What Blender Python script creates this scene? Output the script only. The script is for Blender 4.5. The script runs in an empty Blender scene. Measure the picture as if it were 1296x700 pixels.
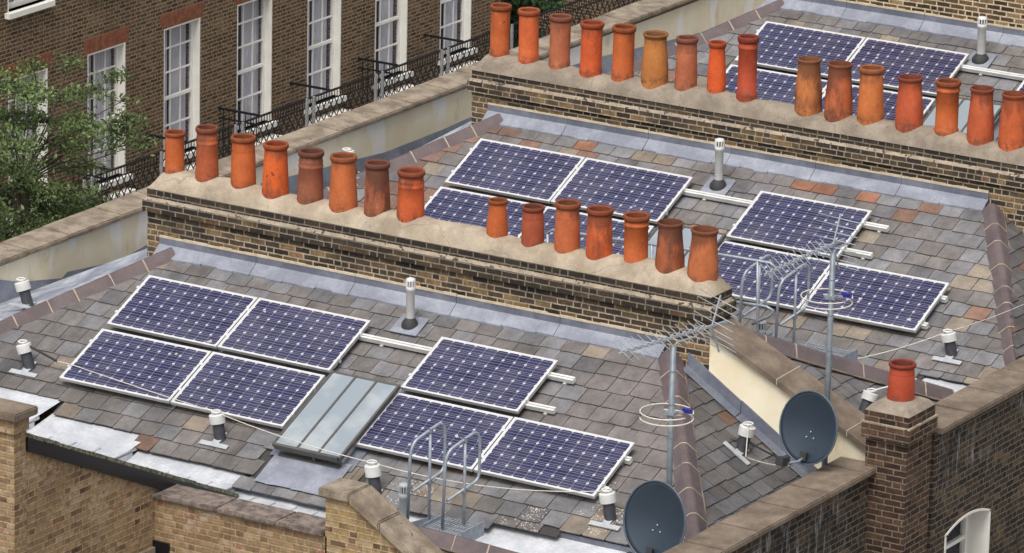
import bpy, bmesh, math, random
from mathutils import Vector as V, Matrix, noise as mnoise
random.seed(11)
R = math.radians
scn = bpy.context.scene
COL = scn.collection
rnd = random.uniform

# ------------------------------------------------------------------ camera solved from the photograph
F, CX, CY, YAW, PIT, ROL = 6792.404, 644.4688, 347.5205, 0.550656, 0.28697, 0.021782
CAM = V((37.567189, -52.564626, 19.130741))
TH = 0.42456                      # roof pitch
DH = V((0.44157, 7.087053, 0.3107))   # from one house of the row to the next
TAN = math.tan(TH)
FW = V((-math.sin(YAW)*math.cos(PIT), math.cos(YAW)*math.cos(PIT), -math.sin(PIT)))
_rt = V((math.cos(YAW), math.sin(YAW), 0)); _up = _rt.cross(FW)
RT = math.cos(ROL)*_rt + math.sin(ROL)*_up
UP = -math.sin(ROL)*_rt + math.cos(ROL)*_up

def on(px, py, n, c):             # where the sight line through a photo point meets a real plane n.x = c
    d = FW + RT*((px-CX)/F) - UP*((py-CY)/F)
    t = (c - n.dot(CAM))/n.dot(d)
    return CAM + d*t
def atY(px, py, y): return on(px, py, V((0,1,0)), y)
def atX(px, py, x): return on(px, py, V((1,0,0)), x)
RN = V((0, -math.sin(TH), math.cos(TH)))
def atR(px, py, h=0, off=-0.14): return on(px, py, RN, off + RN.dot(DH*h))
def rz(y, off=-0.14): return y*TAN + off/math.cos(TH)   # local height of the main roof slope

cam = bpy.data.cameras.new('camera'); co = bpy.data.objects.new('camera', cam); COL.objects.link(co)
cam.sensor_fit = 'HORIZONTAL'; cam.sensor_width = 36; cam.lens = F/1296*36
cam.shift_x = (648-CX)/1296; cam.shift_y = (CY-350)/1296
cam.clip_start = 1; cam.clip_end = 5000
co.matrix_world = Matrix(((RT.x, UP.x, -FW.x, CAM.x), (RT.y, UP.y, -FW.y, CAM.y), (RT.z, UP.z, -FW.z, CAM.z), (0,0,0,1)))
scn.camera = co

# ------------------------------------------------------------------ mesh builder
class MB:
    def __init__(s): s.v=[]; s.f=[]; s.m=[]; s.c=[]; s.s=[]; s.uv=[]
    def face(s, pts, m=0, col=(1,1,1), smooth=False, uv=None):
        i = len(s.v); s.v += [V(p) for p in pts]
        s.f.append(tuple(range(i, i+len(pts)))); s.m.append(m); s.c.append(col); s.s.append(smooth); s.uv.append(uv)
    def idx(s, ids, m=0, col=(1,1,1), smooth=True):
        s.f.append(tuple(ids)); s.m.append(m); s.c.append(col); s.s.append(smooth); s.uv.append(None)
    def hexa(s, p, m=0, col=(1,1,1)):      # 8 points: bottom ring 0-3, top ring 4-7 (counter-clockwise from above)
        for q in ((3,2,1,0),(4,5,6,7),(0,1,5,4),(1,2,6,5),(2,3,7,6),(3,0,4,7)): s.face([p[k] for k in q], m, col)
    def box(s, lo, hi, m=0, col=(1,1,1)):
        a, b = lo, hi
        s.hexa([V((a[0],a[1],a[2])),V((b[0],a[1],a[2])),V((b[0],b[1],a[2])),V((a[0],b[1],a[2])),
                V((a[0],a[1],b[2])),V((b[0],a[1],b[2])),V((b[0],b[1],b[2])),V((a[0],b[1],b[2]))], m, col)
    def obox(s, c, ax, ay, az, m=0, col=(1,1,1)):   # centre and half axes
        c=V(c); P=[c-ax-ay-az,c+ax-ay-az,c+ax+ay-az,c-ax+ay-az,c-ax-ay+az,c+ax-ay+az,c+ax+ay+az,c-ax+ay+az]
        s.hexa(P, m, col)
    def bar(s, a, b, w, h, m=0, up=V((0,0,1)), col=(1,1,1)):
        a=V(a); b=V(b); d=(b-a); l=d.length; d.normalize(); x=d.cross(up).normalized(); y=x.cross(d)
        s.obox((a+b)/2, d*(l/2), x*(w/2), y*(h/2), m, col)
    def prism(s, poly, vec, m=0, msides=None):
        poly=[V(p) for p in poly]; vec=V(vec); q=[p+vec for p in poly]; n=len(poly)
        s.face(poly[::-1], m); s.face(q, m)
        for i in range(n): s.face([poly[i],poly[(i+1)%n],q[(i+1)%n],q[i]], m if msides is None else msides)
    def tube(s, pts, r, n=8, m=0, cap=True, closed=False):
        pts=[V(p) for p in pts]; N=len(pts); rings=[]; prev=None
        for i,p in enumerate(pts):
            if closed: d=pts[(i+1)%N]-pts[i-1]
            else: d=(pts[min(i+1,N-1)]-pts[max(i-1,0)])
            d.normalize()
            if prev is None:
                a=V((0,0,1)) if abs(d.z)<.9 else V((1,0,0)); x=d.cross(a).normalized()
            else: x=(prev-d*prev.dot(d)).normalized()
            prev=x; y=d.cross(x); rr=r[i] if isinstance(r,(list,tuple)) else r
            base=len(s.v)
            for k in range(n):
                t=2*math.pi*k/n; s.v.append(p+x*(math.cos(t)*rr)+y*(math.sin(t)*rr))
            rings.append(base)
        for i in range(N if closed else N-1):
            a=rings[i]; b=rings[(i+1)%N]
            for k in range(n): s.idx((a+k,a+(k+1)%n,b+(k+1)%n,b+k), m)
        if cap and not closed:
            s.idx([rings[0]+k for k in range(n)][::-1], m, smooth=False); s.idx([rings[-1]+k for k in range(n)], m, smooth=False)
    def lathe(s, prof, n=24, c=V((0,0,0)), m=0, ax=V((0,0,1)), smooth=True, wob=0):
        ax=V(ax).normalized(); a=V((1,0,0)) if abs(ax.x)<.9 else V((0,1,0)); x=(a-ax*a.dot(ax)).normalized(); y=ax.cross(x); rings=[]
        for (r,z) in prof:
            b=len(s.v)
            for k in range(n):
                t=2*math.pi*k/n; q=r*(1+(rnd(-wob,wob) if wob else 0)); s.v.append(V(c)+x*(q*math.cos(t))+y*(q*math.sin(t))+ax*z)
            rings.append(b)
        for i in range(len(prof)-1):
            for k in range(n): s.idx((rings[i]+k,rings[i]+(k+1)%n,rings[i+1]+(k+1)%n,rings[i+1]+k), m if not isinstance(m,list) else m[i], smooth=smooth)
    def build(s, name, mats, parent=None, loc=None, bevel=0):
        me=bpy.data.meshes.new(name); me.from_pydata([tuple(v) for v in s.v], [], s.f); me.update()
        if not isinstance(mats,(list,tuple)): mats=[mats]
        for mt in mats: me.materials.append(mt)
        me.polygons.foreach_set('material_index', s.m); me.polygons.foreach_set('use_smooth', s.s)
        at=me.attributes.new('col','FLOAT_COLOR','FACE')
        at.data.foreach_set('color', [x for c in s.c for x in (c[0],c[1],c[2],(c[3] if len(c)>3 else 0.0))])
        uvl=me.uv_layers.new(name='uv')
        for p in me.polygons:
            u=s.uv[p.index]; n=p.normal
            for k,li in enumerate(p.loop_indices):
                if u: uvl.data[li].uv=u[k]; continue
                q=me.vertices[me.loops[li].vertex_index].co
                if abs(n.z)>.8: uvl.data[li].uv=(q.x,q.y)
                else:
                    l=math.hypot(n.x,n.y); tx,ty=-n.y/l,n.x/l
                    if abs(tx)>abs(ty): uvl.data[li].uv=(q.x if tx>0 else -q.x, q.z)
                    else: uvl.data[li].uv=(q.y if ty>0 else -q.y, q.z)
        if bevel:
            bm=bmesh.new(); bm.from_mesh(me); bmesh.ops.remove_doubles(bm, verts=bm.verts, dist=1e-5)
            bmesh.ops.bevel(bm, geom=bm.edges[:], offset=bevel, segments=2, affect='EDGES', clamp_overlap=True); bm.to_mesh(me); bm.free()
        o=bpy.data.objects.new(name, me); COL.objects.link(o)
        if parent: o.parent=parent
        if loc is not None: o.location=loc
        return o

def tag(o, label=None, cat=None, group=None, kind=None):
    if label: o['label']=label
    if cat: o['category']=cat
    if group: o['group']=group
    if kind: o['kind']=kind
    return o
def thing(name, label, cat, loc=(0,0,0), group=None):
    o=bpy.data.objects.new(name, None); COL.objects.link(o); o.location=loc; o.empty_display_size=.2
    return tag(o, label, cat, group)
def copy_tree(o, parent=None, label=None, loc=None):
    c=o.copy(); COL.objects.link(c)
    if parent: c.parent=parent
    if label: c['label']=label
    if loc is not None: c.location=loc
    for ch in o.children: copy_tree(ch, c)
    return c

# ------------------------------------------------------------------ materials
class NT:
    def __init__(s, name):
        s.mat=bpy.data.materials.new(name); s.mat.use_nodes=True; s.t=s.mat.node_tree; s.t.nodes.clear()
        s.out=s.t.nodes.new('ShaderNodeOutputMaterial'); s.b=s.n('ShaderNodeBsdfPrincipled'); s.l(s.b.outputs[0], s.out.inputs[0])
    def l(s,a,b): s.t.links.new(a,b)
    def n(s, ty, ins=None, **kw):
        x=s.t.nodes.new(ty)
        for k,v in kw.items(): setattr(x,k,v)
        for k,v in (ins or {}).items():
            if isinstance(v, bpy.types.NodeSocket): s.l(v, x.inputs[k])
            else: x.inputs[k].default_value=v
        return x
    def m(s, op, a, b=0.0, c=0.0): return s.n('ShaderNodeMath', {0:a,1:b,2:c}, operation=op).outputs[0]
    def ss(s, x, a, b): return s.n('ShaderNodeMapRange', {0:x,1:a,2:b,3:0.0,4:1.0}, interpolation_type='SMOOTHSTEP').outputs[0]
    def mix(s, f, a, b, bt='MIX'):
        x=s.n('ShaderNodeMix', data_type='RGBA', blend_type=bt)
        for k,v in ((0,f),(6,a),(7,b)):
            if isinstance(v, bpy.types.NodeSocket): s.l(v, x.inputs[k])
            else: x.inputs[k].default_value=(v if k==0 else (*v,1) if len(v)==3 else v)
        return x.outputs[2]
    def noise(s, vec, scale, detail=3, rough=.55, dim='3D'):
        return s.n('ShaderNodeTexNoise', {'Vector':vec,'Scale':scale,'Detail':detail,'Roughness':rough}, noise_dimensions=dim).outputs[0]
    def ramp(s, f, stops, interp='LINEAR'):
        x=s.n('ShaderNodeValToRGB', {0:f}); r=x.color_ramp; r.interpolation=interp
        while len(r.elements)<len(stops): r.elements.new(.5)
        for e,(p,c) in zip(r.elements, stops): e.position=p; e.color=(*c,1)
        return x.outputs[0]
    def tc(s,k='Object'): return s.n('ShaderNodeTexCoord').outputs[k]
    def sep(s,v): return s.n('ShaderNodeSeparateXYZ',{0:v}).outputs
    def xyz(s,x,y,z=0.0): return s.n('ShaderNodeCombineXYZ',{0:x,1:y,2:z}).outputs[0]
    def bump(s,h,st,d=.01): s.l(s.n('ShaderNodeBump',{'Height':h,'Strength':st,'Distance':d}).outputs[0], s.b.inputs['Normal'])
    def set(s, **kw):
        for k,v in kw.items():
            k=k.replace('_',' ')
            if isinstance(v, bpy.types.NodeSocket): s.l(v, s.b.inputs[k])
            else: s.b.inputs[k].default_value=(*v,1) if isinstance(v,tuple) and len(v)==3 else v
        return s.mat

def g(v): return tuple(v)
def srgb(r,gg,b):
    f=lambda c: (c/255/12.92 if c/255<=.04045 else ((c/255+.055)/1.055)**2.4)
    return (f(r),f(gg),f(b))

def brick(name, stops, mortar, soot=(0,0,0), sootc=(.025,.023,.022), flemish=False, joint=.0075, stain=.45, stainc=(.03,.027,.025), white=0.0, bw=.225, bh=.075, eff=None):
    N=NT(name); uv=N.sep(N.tc('UV')); ob=N.tc('Object')
    wn=N.noise(ob,9,2); wob=N.m('MULTIPLY',N.m('SUBTRACT',wn,.5),.012)
    u=N.m('ADD',uv[0],wob); v=N.m('ADD',uv[1],wob)
    vr=N.m('DIVIDE',v,bh); row=N.m('FLOOR',vr); rf=N.m('FRACT',vr)
    par=N.m('MODULO',N.m('ABSOLUTE',row),2.0)
    if flemish:
        P=bw*1.5; t=N.m('ADD',N.m('DIVIDE',u,P),N.m('MULTIPLY',par,.5)); col=N.m('FLOOR',t); f=N.m('FRACT',t)
        hd=N.m('GREATER_THAN',f,2/3); a=N.m('MINIMUM',f,N.m('ABSOLUTE',N.m('SUBTRACT',f,2/3))); e=N.m('MINIMUM',a,N.m('SUBTRACT',1.0,f))
        du=N.m('MULTIPLY',e,P); bid=N.m('ADD',N.m('MULTIPLY',col,2.0),hd)
    else:
        rj=N.n('ShaderNodeTexWhiteNoise',{'W':row},noise_dimensions='1D').outputs[0]
        t=N.m('ADD',N.m('DIVIDE',u,bw),N.m('ADD',N.m('MULTIPLY',par,.5),N.m('MULTIPLY',rj,.22))); col=N.m('FLOOR',t); f=N.m('FRACT',t)
        hn=N.n('ShaderNodeTexWhiteNoise',{'Vector':N.xyz(col,row,3.0)},noise_dimensions='3D').outputs[0]
        hd=N.m('GREATER_THAN',hn,.86)      # some stretchers are a pair of headers
        f2=N.m('ABSOLUTE',N.m('SUBTRACT',f,.5)); ed=N.m('MINIMUM',f,N.m('SUBTRACT',1.0,f))
        ed=N.m('MINIMUM',ed,N.m('ADD',f2,N.m('MULTIPLY',N.m('SUBTRACT',1.0,hd),9.0)))
        du=N.m('MULTIPLY',ed,bw); bid=N.m('ADD',N.m('MULTIPLY',col,2.0),N.m('MULTIPLY',hd,N.m('GREATER_THAN',f,.5)))
    dv=N.m('MULTIPLY',N.m('MINIMUM',rf,N.m('SUBTRACT',1.0,rf)),bh)
    d=N.m('MINIMUM',du,dv); fine=N.noise(ob,38,3,.7)
    d=N.m('ADD',d,N.m('MULTIPLY',N.m('SUBTRACT',fine,.5),.013))
    mask=N.ss(d,joint-.0025,joint+.003)
    wnz=N.n('ShaderNodeTexWhiteNoise',{'Vector':N.xyz(bid,row,1.0)},noise_dimensions='3D')
    patch=N.noise(ob,1.9,4,.65); idx=N.m('ADD',N.m('ADD',.5,N.m('MULTIPLY',N.m('SUBTRACT',wnz.outputs[0],.5),.78)),N.m('MULTIPLY',N.m('SUBTRACT',patch,.5),1.1))
    bc=N.ramp(idx,stops)
    big=N.noise(ob,1.3,4,.6); mid=N.noise(ob,17,5,.75)
    bc=N.mix(.95,bc,N.ramp(mid,[(.25,(.5,.48,.46)),(.5,(1.0,1.0,1.0)),(.75,(1.5,1.46,1.4))]),'MULTIPLY')
    mc=N.mix(N.ss(mid,.35,.7),tuple(x*.65 for x in mortar),tuple(min(1,x*1.15) for x in mortar))
    c=N.mix(mask,mc,bc)
    # grime with a shape of its own
    st=N.m('MULTIPLY',N.ss(big,.48,.72),stain); c=N.mix(st,c,stainc)
    if soot[2]:
        sz=N.m('ADD',uv[1],N.m('MULTIPLY',N.m('SUBTRACT',N.noise(ob,2.2,4,.65),.5),.75))
        sm=N.m('MULTIPLY',N.ss(sz,soot[0],soot[1]),soot[2]); sm=N.m('MULTIPLY',sm,N.m('ADD',.62,N.m('MULTIPLY',mask,.38))); c=N.mix(sm,c,sootc)
    if white:
        wv=N.noise(N.xyz(N.m('MULTIPLY',uv[0],3.2),N.m('MULTIPLY',uv[1],.5),0.0),3,4,.7)
        lo,hi=eff or (-99,99)
        zone=N.m('MULTIPLY',N.ss(uv[1],lo,lo+.35),N.m('SUBTRACT',1.0,N.ss(uv[1],hi-.1,hi)))
        c=N.mix(N.m('MULTIPLY',N.m('MULTIPLY',N.m('MULTIPLY',N.ss(wv,.5,.7),N.ss(big,.45,.6)),white),zone),c,(.45,.45,.47))
    N.bump(N.m('ADD',mask,N.m('MULTIPLY',mid,.5)),.6,.012)
    return N.set(Base_Color=c, Roughness=.92, Specular_IOR_Level=.2)

def rough(name, c1, c2, scale=6, spots=None, spot_scale=25, spot_t=.62, bump=.25, roughness=.9, drip=None,fine=60,crack=False):
    N=NT(name); ob=N.tc('Object'); a=N.noise(ob,scale,5,.65); b=N.noise(ob,fine,3,.7)
    c=N.mix(N.ss(a,.32,.68),c1,c2); c=N.mix(.55,c,N.ramp(b,[(.3,(.7,.7,.7)),(.7,(1.22,1.22,1.22))]),'MULTIPLY')
    if crack:
        vo=N.n('ShaderNodeTexVoronoi',{'Vector':N.n('ShaderNodeVectorMath',{0:ob,1:N.n('ShaderNodeTexNoise',{'Vector':ob,'Scale':1.1}).outputs[1]},operation='ADD').outputs[0],'Scale':.6},feature='DISTANCE_TO_EDGE'); c=N.mix(N.m('MULTIPLY',N.m('LESS_THAN',vo.outputs[0],.003),.25),c,(.06,.05,.04)); c=N.mix(N.m('MULTIPLY',N.ss(N.noise(ob,1.6,6,.7),.5,.72),.5),c,(.17,.145,.115))
    if spots: c=N.mix(N.ss(N.noise(ob,spot_scale,4,.7),spot_t,spot_t+.08),c,spots)
    N.bump(N.m('ADD',a,N.m('MULTIPLY',b,.6)),bump,.02)
    return N.set(Base_Color=c,Roughness=roughness,Specular_IOR_Level=.25)

def plain(name,c,rg=.5,metal=0.0,var=.25,scale=20,spec=.5):
    N=NT(name); a=N.noise(N.tc('Object'),scale,4,.6)
    cc=N.mix(1.0,c,N.ramp(a,[(.25,(1-var,)*3),(.75,(1+var,)*3)]),'MULTIPLY')
    return N.set(Base_Color=cc,Roughness=rg,Metallic=metal,Specular_IOR_Level=spec)

M={}
M['stack_brick']=brick('sooty_stock_brick',[(0,(.028,.022,.019)),(.3,(.055,.04,.03)),(.55,(.1,.07,.045)),(.74,(.17,.115,.06)),(.88,(.25,.17,.085)),(.95,(.22,.11,.05)),(1,(.34,.25,.12))],(.44,.37,.27),soot=(.36,.8,.85),joint=.0085,stain=.5)
M['pale_brick']=brick('pale_stock_brick',[(0,(.03,.022,.016)),(.35,(.065,.042,.026)),(.65,(.14,.09,.05)),(.88,(.24,.16,.085)),(1,(.32,.23,.13))],(.6,.5,.34),joint=.0105,stain=.25)
M['yellow_brick']=brick('yellow_stock_brick',[(0,(.09,.05,.03)),(.15,(.16,.1,.055)),(.35,(.27,.18,.085)),(.6,(.34,.23,.11)),(.8,(.36,.27,.16)),(.9,(.3,.12,.06)),(.95,(.12,.05,.04)),(1,(.42,.33,.2))],(.42,.34,.22),joint=.0085,stain=.3,stainc=(.09,.06,.04))
M['tan_brick']=brick('tan_mixed_brick',[(0,(.07,.042,.032)),(.12,(.17,.105,.065)),(.4,(.26,.175,.1)),(.72,(.32,.22,.125)),(.88,(.36,.27,.19)),(.94,(.28,.11,.065)),(1,(.42,.34,.25))],(.4,.31,.19),flemish=True,joint=.008,stain=.35,stainc=(.12,.075,.045))
M['dark_brick']=brick('dark_grimy_brick',[(0,(.022,.018,.016)),(.4,(.045,.035,.028)),(.75,(.075,.056,.038)),(.93,(.125,.09,.055)),(1,(.15,.085,.05))],(.19,.165,.13),flemish=True,joint=.0075,stain=.65,stainc=(.02,.018,.018),white=.6,eff=(-1.75,-.7))
M['pier_brick']=brick('dark_pier_brick',[(0,(.03,.02,.016)),(.4,(.062,.036,.026)),(.75,(.1,.06,.04)),(1,(.13,.08,.05))],(.22,.18,.135),joint=.0075,stain=.4,stainc=(.03,.025,.02))
M['street_brick']=brick('brown_facade_brick',[(0,(.055,.036,.025)),(.4,(.1,.064,.038)),(.75,(.15,.095,.054)),(.94,(.2,.13,.078)),(1,(.16,.08,.05))],(.35,.265,.175),flemish=True,joint=.0095,stain=.3,stainc=(.05,.035,.025))
M['red_brick']=None
def lintel_mat():
    N=NT('red_gauged_brick'); ob=N.tc('Object'); s=N.sep(ob)
    w=N.m('FRACT',N.m('MULTIPLY',s[1],13.5)); k=N.ss(N.m('ABSOLUTE',N.m('SUBTRACT',w,.5)),.40,.47)
    c=N.mix(N.ss(N.noise(ob,9,4),.35,.65),(.18,.058,.028),(.3,.1,.045)); c=N.mix(k,c,(.13,.075,.055))
    return N.set(Base_Color=c,Roughness=.9)
M['red_brick']=lintel_mat()

def slate_mat():
    N=NT('slate'); ob=N.tc('Object'); at=N.n('ShaderNodeAttribute',attribute_name='col'); a=N.noise(ob,5,5,.7); b=N.noise(ob,45,4,.75)
    c=N.mix(1.0,at.outputs['Color'],N.ramp(a,[(.25,(.66,.65,.64)),(.75,(1.3,1.3,1.3))]),'MULTIPLY')
    c=N.mix(.8,c,N.ramp(b,[(.25,(.7,.7,.7)),(.75,(1.28,1.28,1.28))]),'MULTIPLY')
    vo=N.n('ShaderNodeTexVoronoi',{'Vector':ob,'Scale':34.0}); sp=N.m('LESS_THAN',vo.outputs[0],N.m('MULTIPLY',N.noise(ob,12,3,.6),.62))
    lm=N.m('MULTIPLY',sp,N.m('GREATER_THAN',N.m('ADD',at.outputs['Alpha'],N.m('MULTIPLY',N.noise(ob,7,3),.9)),.95)); c=N.mix(lm,c,(.5,.46,.38))
    wz=N.noise(N.n('ShaderNodeVectorMath',{0:ob,1:(1.5,.5,.5)},operation='MULTIPLY').outputs[0],1.3,5,.65); c=N.mix(1.0,c,N.ramp(wz,[(.3,(.66,.65,.64)),(.5,(1.0,1.0,1.0)),(.72,(1.2,1.2,1.22))]),'MULTIPLY')
    d2=N.ss(N.noise(ob,90,3,.7),.69,.74); c=N.mix(N.m('MULTIPLY',d2,.55),c,(.42,.39,.33))
    N.bump(N.m('ADD',a,b),.35,.006)
    return N.set(Base_Color=c,Roughness=.62,Specular_IOR_Level=.4)
M['slate']=slate_mat()
M['underlay']=plain('slate_gap',(.045,.042,.04),.95)
def lead_mat(name,base,white,wt=.5,st=1.0):
    N=NT(name); ob=N.tc('Object'); a=N.noise(ob,2.6,5,.65); b=N.noise(ob,24,4,.7)
    c=N.mix(N.ss(a,wt-.14,wt+.2),base,white); c=N.mix(.5*st,c,N.ramp(b,[(.3,(.72,.72,.74)),(.7,(1.2,1.2,1.2))]),'MULTIPLY')
    N.bump(N.m('ADD',a,N.m('MULTIPLY',b,.3)),.3,.02)
    return N.set(Base_Color=c,Roughness=.5,Metallic=.0,Specular_IOR_Level=.6)
M['lead']=lead_mat('lead_flashing',(.19,.205,.25),(.29,.31,.36),.5)
M['lead_dark']=lead_mat('dark_lead',(.115,.125,.16),(.19,.205,.25),.5)
M['lead_white']=lead_mat('washed_lead',(.42,.435,.465),(.58,.595,.625),.48)
M['lead_mid']=lead_mat('pale_lead',(.19,.205,.25),(.42,.44,.48),.5)
M['coping']=rough('weathered_stone_coping',(.17,.135,.1),(.34,.28,.215),4,(.1,.085,.07),16,.6,.4)
M['coping_dark']=rough('dark_stone_coping',(.13,.1,.078),(.24,.19,.142),2.5,(.07,.058,.048),12,.68,.35)
M['pebble']=rough('pebbly_coping',(.09,.07,.062),(.26,.21,.18),9,(.34,.3,.27),40,.6,.8)
M['flaunch']=rough('cream_mortar_flaunching',(.3,.245,.18),(.45,.38,.29),2.5,(.2,.17,.13),20,.68,.45,crack=True)
M['flaunch_grey']=rough('grey_mortar_flaunching',(.2,.165,.13),(.33,.28,.22),2.5,(.12,.1,.08),18,.62,.5,crack=True)
M['mortar']=rough('pale_mortar',(.5,.42,.3),(.62,.53,.4),10)
M['joint']=rough('ridge_joint_mortar',(.3,.245,.18),(.42,.35,.26),10)
M['ledge']=rough('mortar_ledge',(.24,.2,.155),(.4,.33,.25),6,(.06,.05,.045),12,.55)
M['ridge']=rough('purple_clay_ridge',(.1,.078,.082),(.14,.108,.11),3,(.07,.058,.056),30,.66,.12,.7)
def render_mat():
    N=NT('cream_render'); uv=N.sep(N.tc('UV')); ob=N.tc('Object')
    st=N.xyz(N.m('MULTIPLY',uv[0],.95),N.m('MULTIPLY',uv[1],.25),.7)
    a=N.noise(ob,2.3,4,.6); w=N.noise(st,1.35,3,.55); y=N.noise(N.xyz(uv[0],N.m('MULTIPLY',uv[1],.5),4.0),2.1,4,.7)
    c=N.mix(N.ss(a,.3,.7),(.8,.7,.5),(.86,.79,.62)); c=N.mix(N.m('MULTIPLY',N.ss(y,.58,.76),.55),c,(.5,.36,.19))
    c=N.mix(N.m('MULTIPLY',N.ss(w,.555,.6),.85),c,(.88,.865,.83))
    dk=N.noise(N.xyz(N.m('MULTIPLY',uv[0],5.0),N.m('MULTIPLY',uv[1],1.2),9.0),1.6,4,.7); c=N.mix(N.m('MULTIPLY',N.ss(dk,.66,.8),.4),c,(.25,.2,.16))
    N.bump(a,.12,.02)
    return N.set(Base_Color=c,Roughness=.88,Specular_IOR_Level=.25)
M['render']=render_mat()
def terracotta():
    N=NT('terracotta'); oi=N.n('ShaderNodeObjectInfo'); ob=N.tc('Object'); s=N.sep(ob)
    loc=N.n('ShaderNodeVectorMath',{0:ob,1:N.n('ShaderNodeVectorMath',{0:oi.outputs['Location'],'Scale':3.7},operation='SCALE').outputs[0]},operation='ADD').outputs[0]
    a=N.noise(loc,3.2,5,.65); b=N.noise(loc,26,4,.7)
    c=N.mix(1.0,oi.outputs['Color'],N.ramp(a,[(.25,(.74,.66,.62)),(.75,(1.2,1.2,1.2))]),'MULTIPLY')
    c=N.mix(.55,c,N.ramp(b,[(.28,(.75,.72,.7)),(.72,(1.15,1.15,1.15))]),'MULTIPLY')
    al=oi.outputs['Alpha']   # how sooty this pot is
    streak=N.noise(N.n('ShaderNodeVectorMath',{0:loc,1:(1,1,.35)},operation='MULTIPLY').outputs[0],5.5,5,.7)
    topz=N.ss(s[2],.36,.6); sm=N.ss(N.m('ADD',N.m('ADD',streak,N.m('MULTIPLY',al,.32)),N.m('MULTIPLY',topz,.2)),.62,.82); c=N.mix(N.m('MULTIPLY',sm,N.m('ADD',.25,N.m('MULTIPLY',al,.75))),c,(.045,.028,.022))
    ft=N.m('MULTIPLY',N.m('SUBTRACT',1.0,N.ss(s[2],.02,.13)),N.ss(N.noise(loc,11,4,.7),.42,.62)); c=N.mix(N.m('MULTIPLY',ft,.6),c,(.09,.055,.04)); pale=N.ss(N.noise(loc,6,5,.75),.6,.7); c=N.mix(N.m('MULTIPLY',pale,.3),c,(.42,.25,.16)); sp=N.ss(N.noise(loc,9,2,.5),.735,.75); c=N.mix(N.m('MULTIPLY',sp,.75),c,(.04,.03,.025))
    N.bump(N.m('ADD',a,b),.14,.01)
    return N.set(Base_Color=c,Roughness=.72,Specular_IOR_Level=.3)
M['pot']=terracotta()
M['pot_rim']=None
def rim():
    N=NT('weathered_terracotta_rim'); oi=N.n('ShaderNodeObjectInfo'); ob=N.tc('Object'); a=N.noise(ob,7,5,.7)
    c=N.mix(1.0,oi.outputs['Color'],N.ramp(a,[(.25,(.3,.27,.3)),(.75,(.66,.62,.64))]),'MULTIPLY'); c=N.mix(N.m('MULTIPLY',oi.outputs['Alpha'],.6),c,(.07,.04,.032))
    return N.set(Base_Color=c,Roughness=.8,Specular_IOR_Level=.25)
M['pot_rim']=rim()
M['soot']=plain('soot',(.03,.016,.012),.95)
def cells():
    N=NT('solar_cells'); uv=N.sep(N.tc('UV'))
    fu=N.m('FRACT',N.m('DIVIDE',N.m('SUBTRACT',uv[0],.025),.16)); fv=N.m('FRACT',N.m('DIVIDE',N.m('SUBTRACT',uv[1],.018),.159))
    cu=N.m('FLOOR',N.m('DIVIDE',N.m('SUBTRACT',uv[0],.025),.16)); cv=N.m('FLOOR',N.m('DIVIDE',N.m('SUBTRACT',uv[1],.018),.159))
    au=N.m('ABSOLUTE',N.m('SUBTRACT',fu,.5)); av=N.m('ABSOLUTE',N.m('SUBTRACT',fv,.5))
    gap=N.m('MAXIMUM',N.m('GREATER_THAN',au,.487),N.m('GREATER_THAN',av,.487)); dia=N.m('GREATER_THAN',N.m('ADD',au,av),.852)
    b1=N.m('LESS_THAN',N.m('ABSOLUTE',N.m('SUBTRACT',av,.31)),.016); b0=N.m('LESS_THAN',av,.014)
    white=N.m('MAXIMUM',N.m('MULTIPLY',gap,.55),dia); bus=N.m('MAXIMUM',b1,b0)
    wn=N.n('ShaderNodeTexWhiteNoise',{'Vector':N.xyz(cu,cv,N.n('ShaderNodeObjectInfo').outputs['Random'])},noise_dimensions='3D').outputs[0]
    cc=N.mix(wn,(.012,.0125,.05),(.02,.02,.072)); cc=N.mix(N.m('MULTIPLY',bus,.45),cc,(.5,.5,.6)); cc=N.mix(N.m('MULTIPLY',white,.72),cc,(.62,.62,.68))
    edge=N.m('MAXIMUM',N.m('MAXIMUM',N.m('LESS_THAN',uv[0],.025),N.m('GREATER_THAN',uv[0],1.625)),N.m('MAXIMUM',N.m('LESS_THAN',uv[1],.018),N.m('GREATER_THAN',uv[1],.972)))
    cc=N.mix(edge,cc,(.7,.7,.72))
    rw=N.n('ShaderNodeVectorMath',{0:N.tc('Object'),1:N.n('ShaderNodeObjectInfo').outputs['Location']},operation='ADD').outputs[0]; du=N.noise(rw,2.2,5,.65); low=N.m('SUBTRACT',1.0,N.ss(uv[1],.0,.3)); cc=N.mix(N.m('ADD',N.m('MULTIPLY',N.ss(du,.35,.75),.09),N.m('MULTIPLY',low,.04)),cc,(.4,.38,.4)); bd=N.ss(N.noise(rw,7,2,.4),.765,.775); cc=N.mix(N.m('MULTIPLY',bd,.6),cc,(.6,.58,.55))
    return N.set(Base_Color=cc,Roughness=N.m('ADD',.12,N.m('MULTIPLY',du,.1)),Specular_IOR_Level=.5,Coat_Weight=.0)
M['cells']=cells()
M['alu']=plain('anodised_aluminium',(.72,.72,.72),.42,.35,.1,8)
M['alu_side']=plain('aluminium_side',(.5,.5,.48),.5,.3,.15,8)
M['galv']=plain('galvanised_steel',(.31,.345,.39),.5,.35,.25,14)
M['mastm']=plain('dull_galvanised_mast',(.2,.235,.26),.5,.25,.25,10)
M['white_plastic']=plain('white_plastic',(.62,.62,.6),.45,0,.15,6)
M['grey_plastic']=plain('grey_plastic',(.36,.38,.4),.5,0,.15,10)
M['post']=plain('dark_post',(.045,.047,.058),.5,0,.3,18)
M['black']=plain('black_paint',(.006,.006,.009),.3,0,.3,6)
M['rubber']=plain('black_rubber',(.03,.03,.032),.7)
M['dish']=plain('dark_grey_dish_paint',(.024,.038,.056),.34,0,.12,3,.5)
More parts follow.
